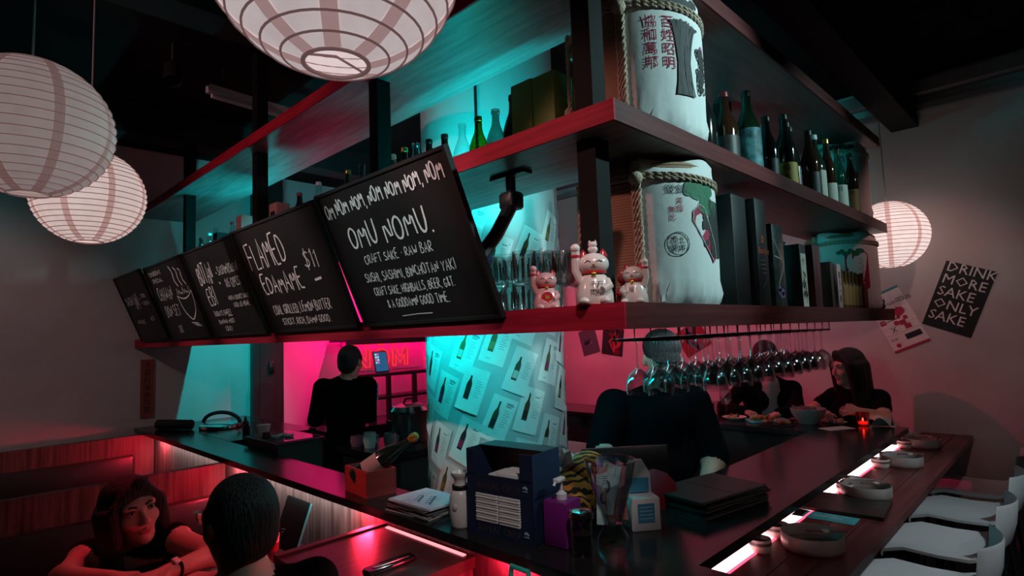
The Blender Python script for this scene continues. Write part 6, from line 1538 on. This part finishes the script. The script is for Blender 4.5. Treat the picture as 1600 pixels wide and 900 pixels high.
def dr3(t, w, h):
    g = MB(); rr = random.Random(int(w*1000))
    for k in range(6): ribbon(g,[(rr.uniform(-.4,.4)*w,-.45*h),(rr.uniform(-.4,.4)*w,0),(rr.uniform(-.4,.4)*w,.45*h)],.018,.002)
    g.build('painted_streaks', M('streak_%d' % int(w*1000),(.45,.05,.06) if w > .2 else (.12,.22,.25),.6), t, smooth=0)
rposter((3.39,1.585),.20,.24,math.radians(14),M('slate_card',(.07,.09,.10),.7),'slate grey card on far wall beside the column',lambda t,w,h: dr3(t,w*.9,h*.2))
rposter((3.12,1.58),.23,.25,math.radians(-8),BLKC,'dark card with red streaks on far wall',dr3)
rposter((2.32,1.59),.25,.23,math.radians(30),M('deep_red_card',(.25,.02,.04),.6),'deep red tilted card on far wall behind the bartender',lambda t,w,h: dr3(t,w*.7,h))

# ------------------------------------------------------------------ on the booth and ledge tables
ZT = .9205
plate((.695,2.305,ZT),.062,WHITE,'white rimmed plate of food on the booth table',food=(9,[FO[0],M('food_blue',()),M('food_cream',(.6,.5,.3),.5)]))
plate((.825,2.29,ZT),.045,WHITE,'small white saucer right of the food plate in booth')
t = thing('cocktail_glass', 'stemmed cocktail glass with red drink on the booth table', 'glass', (.762,2.385,ZT))
MB().lathe([(.004,.085),(.030,.115),(.036,.150),(.035,.150),(.028,.116),(0,.088)],24).build('bowl', GLASS, t, smooth=50); MB().lathe([(.005,.004),(.0035,.02),(.0035,.085)],10).build('stem', GLASS, t); MB().lathe([(0,0),(.03,0),(.03,.003),(0,.006)],22).build('foot', GLASS, t); MB().lathe([(0,.090),(.026,.114),(.031,.132),(0,.132)],20).build('red_drink', M('red_drink',(.5,.02,.04),.1), t)
t = thing('paper_cup', 'pale cup with red base right of the man head', 'cup', (.928,2.205,ZT)); MB().lathe([(0,0),(.030,0),(.032,.03)],20).build('red_base', REDCAP, t); MB().lathe([(.032,.03),(.033,.05),(.034,.055),(.026,.085),(.014,.095),(0,.096)],20).build('cup', WHITE, t)
t = thing('menu_card', 'black booklet menu leaning against the bar face in the booth', 'menu', M=basis((1.095,2.60,.7805),(0,-1,0),(.35,0,.937),(-.937,0,.35)))
MB().box(0,0,.0015,.215,.235,.0025).box(0,0,-.0065,.215,.235,-.0055).build('cover', M('black_glossy_card',(.010,.014,.016),.25), t); MB().box(.003,.003,-.0055,.212,.232,.0015).build('pages', PAPER, t); MB().box(.2155,0,-.0065,.218,.235,.0025).build('teal_spine', M('teal_edge',(.05,.45,.45),.4), t)
g = MB(); f = lambda u, v, z=0: (u,v,.0030)
for k in range(3): ribbon(g,[(.04+.01*k,.10-.012*k),(.075-.008*k,.104-.012*k)],.004,0,f)
g.build('cover_mark', M('pale_print',()), t, smooth=0)
t = thing('cutlery_case', 'slim glossy black case on the foreground ledge table', 'case', (1.005,1.535,1.0005), -.02)
MB().rbox(-.085,-.022,0,.085,.022,.016,.010).build('case_body', M('gloss_black',(.012,.012,.013),.08,spec=.8), t); MB().rbox(-.060,-.008,.016,.070,.008,.018,.006).build('lid_inlay', STEEL, t)
# teal bag hooked to the bar front
t = thing('carrier_bag', 'teal plastic carrier with handle hooked below the bar edge', 'bag', (1.115,1.10,.955))
TEALP = M('teal_plastic',(.05,.55,.45),.3)
MB().rbox(-.022,-.05,-.10,.022,.05,.085,.015).build('bag', TEALP, t); MB().tube([(0,-.035,.08),(0,-.030,.115),(0,.030,.115),(0,.035,.08)],.007,8).build('handle', TEALP, t)
